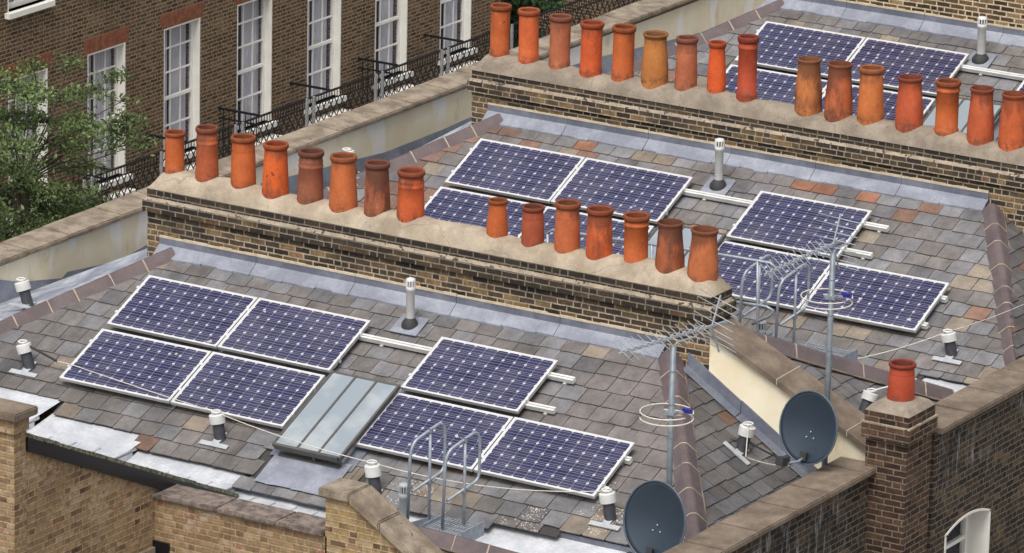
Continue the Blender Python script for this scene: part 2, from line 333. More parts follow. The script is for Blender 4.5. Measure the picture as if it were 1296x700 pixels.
M['cable']=plain('white_cable',(.62,.58,.52),.6)
M['cable_black']=plain('black_cable',(.02,.02,.02),.6)
M['blue']=plain('blue_clip',(.02,.02,.22),.4)
M['white_paint']=plain('white_paint',(.82,.8,.74),.5,0,.08,4)
M['iron']=plain('black_iron',(.008,.008,.011),.5)
M['iron_lit']=plain('lit_iron_post',(.3,.3,.3),.5)  # iron made paler, reflected light put into the colour
M['asphalt']=plain('balcony_asphalt',(.05,.056,.082),.8,0,.35,5)
M['road']=plain('asphalt',(.05,.05,.05),.9)
M['pave']=plain('paving',(.22,.2,.18),.9)
M['moss']=rough('mossy_mortar_edge',(.09,.09,.05),(.3,.29,.22),12,(.05,.06,.03),22,.55,.6)
M['curtain']=plain('pale_net_curtain',(.74,.73,.79),.95,0,.12,3)
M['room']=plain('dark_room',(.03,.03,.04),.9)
def glass(name,tint,rg=.03,alpha=.45,spec=.8):
    N=NT(name); return N.set(Base_Color=tint,Roughness=rg,Alpha=alpha,Specular_IOR_Level=spec)
M['glass']=glass('window_glass',(.16,.16,.2),.03,.22)
def skyglass():
    N=NT('skylight_glass'); ob=N.tc('Object'); s=N.sep(ob)
    return N.set(Base_Color=N.mix(N.ss(N.noise(ob,1.5,3),.4,.6),(.25,.29,.325),(.35,.385,.4)),Roughness=.1,Specular_IOR_Level=.7)
M['skyglass']=skyglass()
def leafm(name,a,b):
    N=NT(name); at=N.n('ShaderNodeAttribute',attribute_name='col')
    c=N.mix(at.outputs['Color'],a,b); m=N.set(Base_Color=c,Roughness=.55,Specular_IOR_Level=.3,Transmission_Weight=0.0)
    N.b.inputs['Subsurface Weight'].default_value=0
    return m
M['leaf']=leafm('leaf',(.035,.062,.018),(.16,.22,.08))
M['leaf_dark']=leafm('dark_leaf',(.014,.035,.012),(.05,.1,.03))
M['bark']=rough('bark',(.05,.04,.03),(.11,.09,.07),8)

# ------------------------------------------------------------------ light and air
w=bpy.data.worlds.new('World'); scn.world=w; w.use_nodes=True; wt=w.node_tree; wt.nodes.clear()
SUN_EL, SUN_AZ = R(60), R(168)     # azimuth measured clockwise from +Y
sky=wt.nodes.new('ShaderNodeTexSky'); sky.sky_type='NISHITA'; sky.sun_disc=False; sky.sun_elevation=SUN_EL; sky.sun_rotation=SUN_AZ; sky.dust_density=4; sky.air_density=1.0; sky.ozone_density=1
hs=wt.nodes.new('ShaderNodeHueSaturation'); hs.inputs['Saturation'].default_value=.35
bg=wt.nodes.new('ShaderNodeBackground'); bg.inputs[1].default_value=.125; ow=wt.nodes.new('ShaderNodeOutputWorld')
wt.links.new(sky.outputs[0],hs.inputs['Color']); wt.links.new(hs.outputs[0],bg.inputs[0]); wt.links.new(bg.outputs[0],ow.inputs[0])
sl=bpy.data.lights.new('sun','SUN'); sl.energy=1.75; sl.angle=R(32); sl.color=(1,.95,.87); so=bpy.data.objects.new('sun',sl); COL.objects.link(so)
sd=V((math.sin(SUN_AZ)*math.cos(SUN_EL), math.cos(SUN_AZ)*math.cos(SUN_EL), math.sin(SUN_EL)))
so.rotation_euler=sd.to_track_quat('Z','Y').to_euler()
scn.view_settings.view_transform='Standard'; scn.view_settings.look='None'; scn.view_settings.exposure=.42; scn.view_settings.gamma=1
scn.cycles.max_bounces=6; scn.cycles.transparent_max_bounces=8

# ------------------------------------------------------------------ ground
def sheet(name,x0,x1,y0,y1,z,mat):
    b=MB(); b.face([(x0,y0,z),(x1,y0,z),(x1,y1,z),(x0,y1,z)]); return tag(b.build(name,mat),kind='structure')
sheet('ground',-900,900,-900,900,-13.0,M['pave'])
sheet('street',-15.5,-6.5,-300,300,-12.99,M['road'])
for nm,x0,x1 in (('pavement',-6.5,-3.2),('pavement',-17.6,-15.5)):
    b=MB(); b.box((x0,-200,-12.995),(x1,200,-12.87)); tag(b.build(nm,M['pave']),kind='structure')

# ------------------------------------------------------------------ slates
def clip(poly,planes):
    for (a,b,c) in planes:
        out=[]; n=len(poly)
        for i in range(n):
            p,q=poly[i],poly[(i+1)%n]; dp=a*p[0]+b*p[1]-c; dq=a*q[0]+b*q[1]-c
            if dp<=0: out.append(p)
            if (dp<0<dq) or (dq<0<dp):
                t=dp/(dp-dq); out.append((p[0]+(q[0]-p[0])*t,p[1]+(q[1]-p[1])*t))
        poly=out
        if len(poly)<3: return None
    return poly
def slates(mb, org, ex, ed, nn, u0, u1, vmax, planes, palette, gw=.305, ge=.262, vtop=0.0, holes=()):
    org=V(org); r=0; v0=vtop
    vm_all=vmax if not callable(vmax) else max(vmax(u0+(u1-u0)*k/60) for k in range(61))
    while v0<vm_all-.02:
        u=u0-(gw*.5 if r%2 else 0)-rnd(0,.03)
        while u<u1:
            w_=gw*random.choice((1,1,1,1,.93,1.06)); gp=rnd(.0025,.006)
            vm=vmax(u+w_*.5) if callable(vmax) else vmax
            vb=v0+ge+rnd(-.011,.011); slip=0
            if random.random()<.04: vb+=rnd(.01,.03)
            last = vb>vm-.06
            if last: vb=vm+rnd(-.006,.006)
            if v0<vm-.03:
                cx,cv=u+w_*.5,(v0+vb)*.5; hole=any(a<cx<b and c<cv<d for a,b,c,d in holes)
                if not hole:
                    an=rnd(-.02,.02); ca,sa=math.cos(an),math.sin(an); ch=rnd(.004,.03) if random.random()<.4 else 0
                    c2=rnd(.003,.012); pl=[(u+gp,v0-.035),(u+w_-gp,v0-.035),(u+w_-gp+rnd(-.004,.002),vb-ch-.004),(u+w_-gp-ch*1.3-.004,vb),(u+w_*rnd(.35,.65),vb+rnd(-.007,.005)),(u+gp+c2,vb+rnd(-.004,.004)),(u+gp,vb-c2)]
                    pl=[(cx+(p-cx)*ca-(q-cv)*sa, cv+(p-cx)*sa+(q-cv)*ca) for p,q in pl]
                    pl=clip(pl,planes)
                    if pl:
                        t0,t1=rnd(.0,.003),rnd(.013,.021); tl=rnd(-.006,.006)
                        def up(p): return org+ex*p[0]+ed*p[1]+nn*(t0+(p[1]-v0)/ge*(t1-t0)+(p[0]-cx)*tl*2)
                        top=[up(p) for p in pl]; c=palette(cx,cv)
                        f=top[::-1]; fn=(f[1]-f[0]).cross(f[2]-f[0])
                        if fn.dot(nn)<0: f=top; 
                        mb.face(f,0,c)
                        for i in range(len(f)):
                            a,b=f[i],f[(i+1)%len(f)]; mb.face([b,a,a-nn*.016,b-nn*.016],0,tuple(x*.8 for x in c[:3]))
            u+=w_
            if last and v0+ge>vm-.06: pass
        v0+=ge; r+=1
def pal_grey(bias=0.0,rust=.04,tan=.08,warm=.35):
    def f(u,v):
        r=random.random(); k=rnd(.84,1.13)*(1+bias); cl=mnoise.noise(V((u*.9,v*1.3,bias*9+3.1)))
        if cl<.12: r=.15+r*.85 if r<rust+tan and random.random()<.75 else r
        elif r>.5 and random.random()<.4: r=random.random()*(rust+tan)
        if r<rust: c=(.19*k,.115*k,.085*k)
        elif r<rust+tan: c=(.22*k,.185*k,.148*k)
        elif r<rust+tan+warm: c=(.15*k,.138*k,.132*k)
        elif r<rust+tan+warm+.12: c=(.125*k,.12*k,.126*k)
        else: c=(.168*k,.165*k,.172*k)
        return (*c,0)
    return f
EX=V((1,0,0)); ED=V((0,-math.cos(TH),-math.sin(TH))); NN=V((0,-math.sin(TH),math.cos(TH)))
def vofy(y): return (.66-y)/math.cos(TH)
# hips (local): left x = -.02-.80*(.66-y); right x = 7.16+.731*(.66-y)
HLx=lambda y: -.06-.80*(.62-y)
HR=[(7.19,.731),(7.43,.662),(7.43,.662)]
def HRx(y,h=0): return HR[h][0]+HR[h][1]*(.6-y)
RT_T=.617     # fall of the rear slope
REAR_N=V((RT_T,0,1)).normalized(); REAR_D=V((1,0,-RT_T)).normalized()

def main_slope(h, par, eave, pal, holes=(), u0=-3.0, u1=10.2):
    mb=MB(); c=math.cos(TH); org=V((0,.66,rz(.66)))
    # planes in (u,v):  u >= HLx(y), u <= HRx(y),  y=.66-v*c
    k_=HR[h]; pl=[(-1,-.80*c,.092-.0),(1,-k_[1]*c,k_[0]-.06*k_[1])]
    slates(mb,org,EX,ED,NN,u0,u1,eave,pl,pal,vtop=.12,holes=holes)
    # felt under the slates
    N=44
    for i in range(N):
        a=u0+(u1-u0)*i/N; b=u0+(u1-u0)*(i+1)/N; vm=(eave((a+b)/2) if callable(eave) else eave)-.015
        p=clip([(a,0),(b,0),(b,vm),(a,vm)],pl)
        if p: mb.face([org+EX*x+ED*y-NN*.012 for x,y in p][::-1],1)
    return mb.build('slate_roof',[M['slate'],M['underlay']],par)
def rear_slope(par, y0, y1, hipfn, pal, xe=9.15, x0=7.19):
    # slope falling to +X: v measured down the slope from x = xe back up
    mb=MB(); L=(xe-6.5)/REAR_D.x; ey=V((0,1,0))
    x_top=6.5; z_e=rz(.6)-(xe-x0)*RT_T; org=V((x_top,0,z_e+(xe-x_top)*RT_T))
    # u=y ; v along slope; hip: x=hipfn(y): linear x = a+b*y
    a,b=hipfn; dx=REAR_D.x
    pl=[(b,-dx,x_top-a)]           # a+b*y - x_top - v*dx <= 0
    pl+= [(-1,0,-y0),(1,0,y1)]
    slates(mb,org,ey,REAR_D,REAR_N,y0-.3,y1+.3,L,pl,pal,gw=.28,ge=.2)
    p=clip([(y0,0),(y1,0),(y1,L-.015),(y0,L-.015)],pl)
    f=[org+ey*x+REAR_D*y-REAR_N*.012 for x,y in p]
    if (f[1]-f[0]).cross(f[2]-f[0]).dot(REAR_N)<0: f=f[::-1]
    mb.face(f,1)
    return mb.build('rear_slate_roof',[M['slate'],M['underlay']],par)
def ridge_tiles(par,p0,p1,seg=.45,w=.165,name='hip_ridge',lift=.03):
    p0,p1=V(p0),V(p1); d=(p1-p0); L=d.length; d.normalize(); s=d.cross(V((0,0,1))).normalized(); u=s.cross(d); mb=MB()
    prof=[(-w,-.088),(-w*.3,.038),(-w*.14,.053),(w*.14,.053),(w*.3,.038),(w,-.088)]
    n=max(1,round(L/seg)); t=0
    cuts=[L*i/n+ (rnd(-.05,.05) if 0<i<n else 0) for i in range(n+1)]
    for i in range(n):
        a,b=cuts[i],cuts[i+1]; off=V((rnd(-.006,.006),rnd(-.006,.006),rnd(-.004,.006))); k=rnd(.97,1.03)
        for (ta,tb,ex,m) in ((a+.004,b-.004,0,0),(b-.009,b+.009,.004,1)):
            A=[p0+d*ta+s*(x*k*(1+ex))+u*(z+lift+ex)+off for x,z in prof]; B=[p0+d*tb+s*(x*k*(1+ex))+u*(z+lift+ex)+off for x,z in prof]
            base=len(mb.v); mb.v+=A+B; q=len(prof)
            for j in range(q-1): mb.idx((base+j,base+j+1,base+q+j+1,base+q+j),m,smooth=False)
            mb.idx([base+j for j in range(q)],m,smooth=False); mb.idx([base+q+j for j in range(q)][::-1],m,smooth=False)
    # bedding mortar along both edges
    for sg in (-1,1):
        P=[p0+d*(L*j/24)+s*(sg*(w+rnd(-.012,.004)))+u*(-.09+lift) for j in range(25)]
        mb.tube(P,[rnd(.008,.02) for _ in P],6,2)
    o=mb.build(name,[M['ridge'],M['joint'],M['coping_dark']],par); return o

def flashing(par, x0, x1, y=.66, name='stack_flashing'):
    mb=MB(); n=int((x1-x0)/1.5)+1
    for i in range(n):
        a=x0+(x1-x0)*i/n; b=x0+(x1-x0)*(i+1)/n-.006
        zt=rz(y); dz=rnd(-.01,.01)
        mb.hexa([V((a,y-.02,zt-.05)),V((b,y-.02,zt-.05)),V((b,y+.0,zt-.05)),V((a,y+.0,zt-.05)),V((a,y-.016,zt+.16+dz)),V((b,y-.016,zt+.16-dz)),V((b,y,zt+.16-dz)),V((a,y,zt+.16+dz))],0)
        for k in range(8):
            xa=a+(b-a)*k/8; xb=a+(b-a)*(k+1)/8; mb.box((xa,y-.018-rnd(0,.006),zt+.15),(xb,y-.001,zt+.172+rnd(0,.012)),2)
        K=6
        for k in range(K):
            xa=a+(b-a)*k/K; xb=a+(b-a)*(k+1)/K; ya=.17+rnd(-.012,.012)
            q=lambda x,t,o: V((x,y-t,rz(y-t)+o))
            mb.face([q(xa,ya,.03),q(xb,ya+.004,.03),q(xb,.015,.075),q(xa,.015,.075)],1)
            mb.face([q(xb,ya+.004,.03),q(xa,ya,.03),q(xa,ya,.0),q(xb,ya,.0)],1)
    return mb.build(name,[M['lead_dark'],M['lead'],M['mortar']],par)

# ------------------------------------------------------------------ the three houses of the row
def e1(u):      # stepped eave of the nearest house (y of the slate edge)
    y=-2.05 if u<.15 else -2.3 if u<1.62 else -2.53 if u<3.2 else -2.77 if u<4.7 else -2.55 if u<6.6 else -2.45 if u<7.4 else -2.34
    return vofy(y)
def e2(u): return vofy(-2.54 if u<8 else -2.42)
def pal_h(h):
    A=pal_grey(.0,.015,.05,.4); B=pal_grey(.03,.02,.07,.36); W=pal_grey(-.05,.015,.1,.55)
    def f(u,v):
        if h==0:
            c=W(u,v) if (v>2.9 or (u<1.2 and v>1.6)) else A(u,v)
            if u>6.4 and v<2.6:
                k=rnd(.85,1.1); c=(.158*k,.142*k,.138*k,0)
            li=0
            for (a,b,r_) in ((8.0,2.95,.55),(7.05,3.35,.4),(7.55,2.55,.35),(5.35,3.2,.35),(.75,2.2,.3),(8.5,3.4,.4)):
                if math.hypot(u-a,v-b)<r_: li=max(li,(1-math.hypot(u-a,v-b)/r_)*.55+rnd(.1,.35))
            return (*c[:3],li)
        if h==1:
            if u<1.7 and v<2.4 and random.random()<.62:
                k=rnd(.75,1.2); return (.2*k,.125*k,.098*k,0)
            if v<.45 and 1<u<6.5 and random.random()<.3:
                k=rnd(.8,1.2); return random.choice(((.24*k,.115*k,.07*k,0),(.22*k,.18*k,.14*k,0)))
            c=B(u,v); k=1.06; return (c[0]*k,c[1]*k,c[2]*k,0)
        c=B(u,v); return c
    return f
LAB=['nearest slate roofed terraced house, with four panels left of its skylight','middle slate roofed house, behind the chimney stack with fifteen pots','farthest slate roofed house, at the top right behind the second row of pots']
houses=[]
for h in range(3):
    H=thing('terraced_house',LAB[h],'house',DH*h,'terraced houses in the row'); houses.append(H)
    # skylight opening and apron, in roof coordinates u, v
    main_slope(h,H,e1 if h==0 else e2,pal_h(h),holes=((3.27,4.65,1.65,4),) if h==0 else ((3.3,4.4,1.65,vofy(-1.9)),))
    # right hip and rear slope
    y0=.6; yb=-2.42
    ridge_tiles(H,(HRx(.6,h),.6,rz(.6)),(HRx(-2.1,h),-2.1,rz(-2.1)))
    ridge_tiles(H,(HLx(.62),.62,rz(.62)),(HLx(-2.3),-2.3,rz(-2.3)))
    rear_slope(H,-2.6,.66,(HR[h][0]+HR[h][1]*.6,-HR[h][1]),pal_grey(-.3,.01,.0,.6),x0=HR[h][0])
    flashing(H,-.3,HR[h][0]-.07)
    # front slope, lead covered, down to the foot of the parapet
    fl=MB(); zf=-.86-DH.z*h
    nP=12
    for i in range(nP):
        ya=.62-(3.4)*i/nP; yb_=.62-3.4*(i+1)/nP; yy=lambda y: max(y,-2.3)
        xa,xb=HLx(ya),HLx(yb_); za,zb=rz(ya)-.02,rz(yb_)-.02
        if xa<-2.3: xa=-2.3
        if xb<-2.3: xb=-2.3
        za=max(za,zf+.1); zb=max(zb,zf+.1)
        gx=-.15
        fl.face([(-2.5,ya,zf),(-2.5,yb_,zf),(xb,yb_,zb),(xa,ya,za)][::-1],0)
    fl.face([(-2.5,1.2,zf),(-2.5,.62,zf),(HLx(.62),.62,rz(.62)-.02),(-.45,1.2,rz(.62))][::-1],0)
    fl.face([(-2.5,-2.8,zf),(-2.5,-6,zf),(-1.6,-6,zf-.05),(-1.6,-2.8,zf-.05)],0)
    fl.build('front_gutter',M['lead_mid'],H)
    # party wall below the roofs
    pw=MB(); pw.box((-2.5,.665,-13-DH.z*h),(9.7,1.15,-1.35)); pw.build('party_wall',M['yellow_brick'],H)

H1,H2,H3=houses
# ---- lead valley gutter of the nearest house, falling in steps
gm=MB()
def gz(u): return -1.2 if u<.15 else -1.31 if u<1.62 else -1.42 if u<3.2 else -1.5
cuts=[-2.6,.15,1.62,3.2,4.7,9.1]
for i in range(5):
    a,b=cuts[i],cuts[i+1]; z=gz((a+b)/2); K=max(2,int((b-a)/.3)); ye={0:-2.0,1:-2.25,2:-2.48,3:-2.72,4:-2.35}[i]; zt=rz(ye)-.05
    for k in range(K):
        xa=a+(b-a)*k/K; xb=a+(b-a)*(k+1)/K; j=rnd(-.012,.012); yn=-3.35 if a<3.2 else -4.15
        gm.face([(xa,yn,z-.02),(xb,yn,z-.02),(xb,-2.75+j,z+.01),(xa,-2.75+j,z+.01)],0,smooth=False)
        gm.face([(xa,-2.75+j,z+.01),(xb,-2.75+j,z+.01),(xb,ye+.25,zt+.06),(xa,ye+.25,zt+.06)],0)
        if k: gm.bar((xa,yn,z-.012),(xa,-2.75,z+.016),.03,.02,0)
    gm.face([(a,ye+.03,z-.05),(b,ye+.03,z-.05),(b,ye+.03,zt+.03),(a,ye+.03,zt+.03)],1)
    if i<3:
        ye2={0:-2.25,1:-2.48,2:-2.72}[i]; gm.face([(b+.012,ye+.1,gz(b+.1)-.05),(b+.012,ye2+.02,gz(b+.1)-.05),(b+.012,ye2+.02,rz(ye2)-.015),(b+.012,ye+.1,rz(ye+.1)-.015)][::-1],1)
        z2=gz(b+.1); gm.face([(b,-3.35,z),(b,-3.35,z2-.03),(b,-2.6,z2-.03),(b,-2.6,z)],0); gm.bar((b-.05,-3.35,z),(b-.05,-2.5,z+.01),.1,.035,0)
gm.build('valley_gutter',[M['lead_white'],M['lead_dark']],H1)
# mirrored near slope of this house, ending in a raked verge above the light well
ns=MB(); VX=3.3
a=V((VX,-2.82,-1.455)); bpt=atX(32,548,VX); bpt=V((VX,bpt.y,bpt.z))
ns.face([(-2.4,a.y,a.z-.05),(VX-.06,a.y,a.z-.05),(VX-.06,bpt.y,bpt.z-.06),(-2.4,bpt.y,bpt.z-.06)],0,(.14,.13,.13))
ns.build('near_slate_roof',M['slate'],H1)
ng=MB()
for k in range(14):
    p=a.lerp(bpt,k/14); q=a.lerp(bpt,(k+1)/14-.003); ng.bar(p+V((-.035,0,rnd(-.006,.006)-.02)),q+V((-.035,0,rnd(-.006,.006)-.02)),.13,.045,0)
ng.build('verge',M['moss'],H1)
fb=MB(); a2=atX(300,648,VX); b2=atX(32,570.5,VX)
for (p0,p1,q0,q1) in ((a-V((0,0,.045)),a2,bpt-V((0,0,.045)),b2),):
    fb.prism([(VX+.005,p0.y,p0.z),(VX+.005,q0.y,q0.z),(VX+.005,q1.y,q1.z),(VX+.005,p1.y,p1.z)],(.035,0,0))
fb.build('bargeboard',M['black'],H1)
# light well: left wall, pier, back wall
pe=atX(18,523,VX); ppier=atX(18,526,VX); YP=-7.19; ZP=.62
lw=MB(); lw.prism([(VX,YP+.19,-13),(VX,-4.15,-13),(VX,-4.15,b2.z+(a2.z-b2.z)*(-4.15-b2.y)/(a2.y-b2.y)+.04),(VX,-4.5,b2.z+(a2.z-b2.z)*(-4.5-b2.y)/(a2.y-b2.y)+.04),(VX,b2.y+.0,b2.z+.03),(VX,YP+.19,b2.z+.1)],(-.3,0,0)); lw.build('light_well_wall',M['tan_brick'],H1)
lp=MB(); lp.box((VX-.9,YP,-13),(VX+.004,YP+.225,ZP)); lp.box((VX-.93,YP-.03,ZP-.16),(VX+.03,YP+.245,ZP-.02)); lp.build('brick_pier',M['tan_brick'],H1)
lc=MB(); lc.box((VX-.98,YP-.09,ZP+.001),(VX+.1,YP+.33,ZP+.1)); lc.build('pier_coping',M['coping_dark'],H1,bevel=.015)
YB=-4.5
cz0=atY(204,630,YB-.05).z; cz1=atY(412,672,YB-.05).z; cz=(cz0+cz1)/2; xr=atY(412,650,YB).x
bw_=MB(); bw_.box((VX+.001,YB,-13),(xr+.02,YB+.35,cz-.06)); bw_.build('light_well_wall',M['tan_brick'],H1)
bc=MB(); xs=[VX-.02]
while xs[-1]<xr-1.2: xs.append(xs[-1]+rnd(.75,1.0))
xs.append(xr-.005)
for i in range(len(xs)-1): bc.box((xs[i]+.004,YB-.055,cz-.058),(xs[i+1]-.004,YB+.4,cz+rnd(-.004,.004)))
bc.build('wall_coping',M['pebble'],H1,bevel=.012)
# corner of the well: black box painted for the gap's shade, pale pipe end
vb=MB(); vb.box((VX+.001,YB-.04,-1.95),(VX+.22,YB-.002,-1.55)); o=vb.build('opening_shade',M['black'],H1)
vb=MB(); vb.box((VX+.0,YB-.5,-2.1),(VX+.05,YB-.05,-1.62)); vb.build('pale_sill',M['coping'],H1)
# pier and raking coping at the right of the well
pz=atY(427,622,YB-.05).z; px0=xr; px1=atY(441,621,YB-.05).x; pq=atY(513,692,YB-.05); px2=11.0
sl_=(pq.z-pz)/(pq.x-px1); zend=pz+sl_*(px2-px1)
rw=MB(); rw.prism([(px0,YB,-13),(px2,YB,-13),(px2,YB,zend-.11),(px1,YB,pz-.11),(px0,YB,pz-.11)],(0,.34,0)); rw.build('raking_wall',M['yellow_brick'],H1)
rc=MB(); rc.box((px0-.07,YB-.06,pz-.108),(px1,YB+.4,pz+.0))
rc2=[px1+.004,px1+.42]; 
while rc2[-1]<px2: rc2.append(rc2[-1]+1.0)
for i in range(len(rc2)-1):
    xa,xb=rc2[i]+.005,rc2[i+1]-.005; za,zb=pz+sl_*(xa-px1),pz+sl_*(xb-px1)
    rc.hexa([V((xa,YB-.06,za-.115)),V((xb,YB-.06,zb-.115)),V((xb,YB+.4,zb-.115)),V((xa,YB+.4,za-.115)),V((xa,YB-.06,za)),V((xb,YB-.06,zb)),V((xb,YB+.4,zb)),V((xa,YB+.4,za))])
rc.build('raking_coping',M['coping'],H1,bevel=.014)
ridge_tiles(H1,atY(528,671,-4.05),atY(668,709,-3.62),name='near_hip_ridge',lift=.0,w=.12)
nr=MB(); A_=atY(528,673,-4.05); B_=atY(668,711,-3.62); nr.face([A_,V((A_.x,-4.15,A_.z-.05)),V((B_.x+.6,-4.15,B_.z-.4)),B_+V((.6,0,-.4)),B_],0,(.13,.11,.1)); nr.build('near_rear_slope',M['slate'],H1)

# ---- middle and far house: valley gutter, mirrored near slope with its own hip
for h,H in ((1,H2),(2,H3)):
    gm=MB(); K=30
    for k in range(K):
        xa=-2.6+11.7*k/K; xb=-2.6+11.7*(k+1)/K; j=rnd(-.01,.01)
        gm.face([(xa,-3.15,-1.36),(xb,-3.15,-1.36),(xb,-2.8+j,-1.37),(xa,-2.8+j,-1.37)],0)
        gm.face([(xa,-2.8+j,-1.37),(xb,-2.8+j,-1.37),(xb,-2.3,-1.27),(xa,-2.3,-1.27)],0)
        if k%3==0: gm.bar((xa,-3.15,-1.355),(xa,-2.5,-1.35),.03,.02,0)
    gm.build('valley_gutter',M['lead_white'],H)
    zr=lambda y: -1.22+(-3.05-y)*TAN
    nl=MB(); nl.face([(-2.4,-3.05,zr(-3.05)),(8.75,-3.05,zr(-3.05)),(6.82,-5.93,zr(-5.93)),(-.5,-5.93,zr(-5.93))],0,(.14,.13,.13)); nl.build('near_slate_roof',M['slate'],H)
    ridge_tiles(H,(6.82,-5.9,zr(-5.9)),(8.78,-3.03,zr(-3.03)),name='near_hip_ridge',lift=.02)
    # its rear slope
    mb=MB(); ey=V((0,1,0)); nt_=.6745; ND=V((1,0,-nt_)).normalized(); NRN=V((nt_,0,1)).normalized(); x_top=6.6; xe=9.45; zt=zr(-5.93)+.22*nt_-.03; org=V((x_top,0,zt)); L=(xe-x_top)/ND.x; b=(8.75-6.82)/(2.88); a_=6.82+5.93*b
    pl=[(b,-ND.x,x_top-a_),(-1,0,5.93),(1,0,-2.4)]
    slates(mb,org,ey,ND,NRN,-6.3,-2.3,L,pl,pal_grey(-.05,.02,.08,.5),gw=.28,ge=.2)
    p=clip([(-5.93,0),(-2.4,0),(-2.4,L),(-5.93,L)],pl); f=[org+ey*x+ND*y-NRN*.012 for x,y in p]
    mb.face(f if (f[1]-f[0]).cross(f[2]-f[0]).dot(NRN)>0 else f[::-1],1)
    mb.build('near_rear_slope',[M['slate'],M['underlay']],H)

# ---- rear walls with copings, rear gutters
for h,H in ((0,H1),(1,H2),(2,H3)):
    ya=-4.15 if h==0 else -5.9+.0; yb=.4 if h==0 else 1.1
    if h==1: ya=-6.05
    xi,xo=9.74,10.12; zt=-.70 if h==0 else -.67
    rw=MB()
    if h==1:
        # arched window opening in the rear wall of the middle house
        wx=xo+DH.x; A=atX(1195,690,wx).y-DH.y; B=atX(1251,690,wx).y-DH.y; za=atX(1195,678,wx).z-DH.z; zm=atX(1224,655,wx).z-DH.z+.0; zc=atX(1251,648,wx).z-DH.z
        zs=za; rise=.12
        arch=[(A+(B-A)*k/10, zs+rise*(1-((k-5)/5)**2)) for k in range(11)]
        rw.prism([(xo,ya,-13),(xo,A,-13),(xo,A,zt),(xo,ya,zt)],(xi-xo,0,0))
        rw.prism([(xo,B,-13),(xo,yb,-13),(xo,yb,zt),(xo,B,zt)],(xi-xo,0,0))
        for k in range(10):
            (p,q),(r_,s_)=arch[k],arch[k+1]; rw.hexa([V((xi,p,q)),V((xo,p,q)),V((xo,r_,s_)),V((xi,r_,s_)),V((xi,p,zt)),V((xo,p,zt)),V((xo,r_,zt)),V((xi,r_,zt))])
        rw.box((xi,A,-13),(xo,B,zs-1.9))
        rw.build('rear_wall',M['dark_brick'],H)
        wf=MB(); fx=xo-.3
        for k in range(10):
            (p,q),(r_,s_)=arch[k],arch[k+1]; wf.hexa([V((fx-.05,p,q-.1)),V((fx+.02,p,q-.1)),V((fx+.02,r_,s_-.1)),V((fx-.05,r_,s_-.1)),V((fx-.05,p,q)),V((fx+.02,p,q)),V((fx+.02,r_,s_)),V((fx-.05,r_,s_))])
        wf.box((fx-.05,A,zs-1.85),(fx+.02,A+.07,zs)); wf.box((fx-.05,B-.07,zs-1.85),(fx+.02,B,zs)); wf.box((fx-.04,(A+B)/2-.02,zs-1.85),(fx+.01,(A+B)/2+.02,zs+.1)); wf.box((fx-.04,A,zs-.42),(fx+.012,B,zs-.37)); wf.box((fx-.04,A,zs-.9),(fx+.014,B,zs-.84))
        # white painted reveals and outer lining
        wf.box((fx+.02,B-.035,zs-1.85),(xo+.012,B-.003,zs+.0)); wf.box((fx+.02,A+.003,zs-1.85),(xo+.012,A+.03,zs))
        for k in range(10):
            (p,q),(r_,s_)=arch[k],arch[k+1]; wf.hexa([V((fx,p,q-.03)),V((xo+.012,p,q-.03)),V((xo+.012,r_,s_-.03)),V((fx,r_,s_-.03)),V((fx,p,q-.002)),V((xo+.012,p,q-.002)),V((xo+.012,r_,s_-.002)),V((fx,r_,s_-.002))])
        wo=wf.build('window',M['white_paint'],H)
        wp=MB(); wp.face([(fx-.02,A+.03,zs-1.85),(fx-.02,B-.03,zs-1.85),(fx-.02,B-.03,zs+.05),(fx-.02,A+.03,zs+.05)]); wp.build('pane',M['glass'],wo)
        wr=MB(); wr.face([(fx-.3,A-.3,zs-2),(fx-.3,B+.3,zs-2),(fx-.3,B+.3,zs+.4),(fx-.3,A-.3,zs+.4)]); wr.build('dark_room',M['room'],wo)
    else:
        rw.box((xi,ya,-13-DH.z*h),(xo,yb,zt)); rw.build('rear_wall',M['dark_brick'],H)
    rc=MB(); y=ya
    while y<yb-.05:
        n_=min(yb,y+rnd(.7,.95)); 
        if yb-n_<.3: n_=yb
        dz=rnd(-.004,.006); rc.box((xi-.08,y+.005,zt+.002),(xo+.09,n_-.005,zt+.075+dz)); y=n_
    rc.build('rear_coping',M['coping_dark'],H,bevel=.014)
    rg=MB(); K=10
    for k in range(K):
        y0=ya+(yb-ya)*k/K; y1=ya+(yb-ya)*(k+1)/K; rg.face([(9.0,y0,-1.27),(xi,y0,-1.33),(xi,y1,-1.33),(9.0,y1,-1.27)]); 
        if k: rg.bar((9.0,y0,-1.265),(xi,y0,-1.32),.04,.03,0)
    rg.build('rear_gutter',M['lead_white'],H)
b=MB(); b.box((-2.4,-6.95,-13),(VX-.301,-3.2,-1.75)); b.build('front_block_wall',M['tan_brick'],H1)
for h,H in ((0,H1),(1,H2),(2,H3)):
    b=MB(); b.face([(7.5,-6.05 if h else -4.15,-1.55),(9.74,-6.05 if h else -4.15,-1.55),(9.74,1.0,-1.55),(7.5,1.0,-1.55)]); b.build('gutter_board',M['lead_dark'],H)
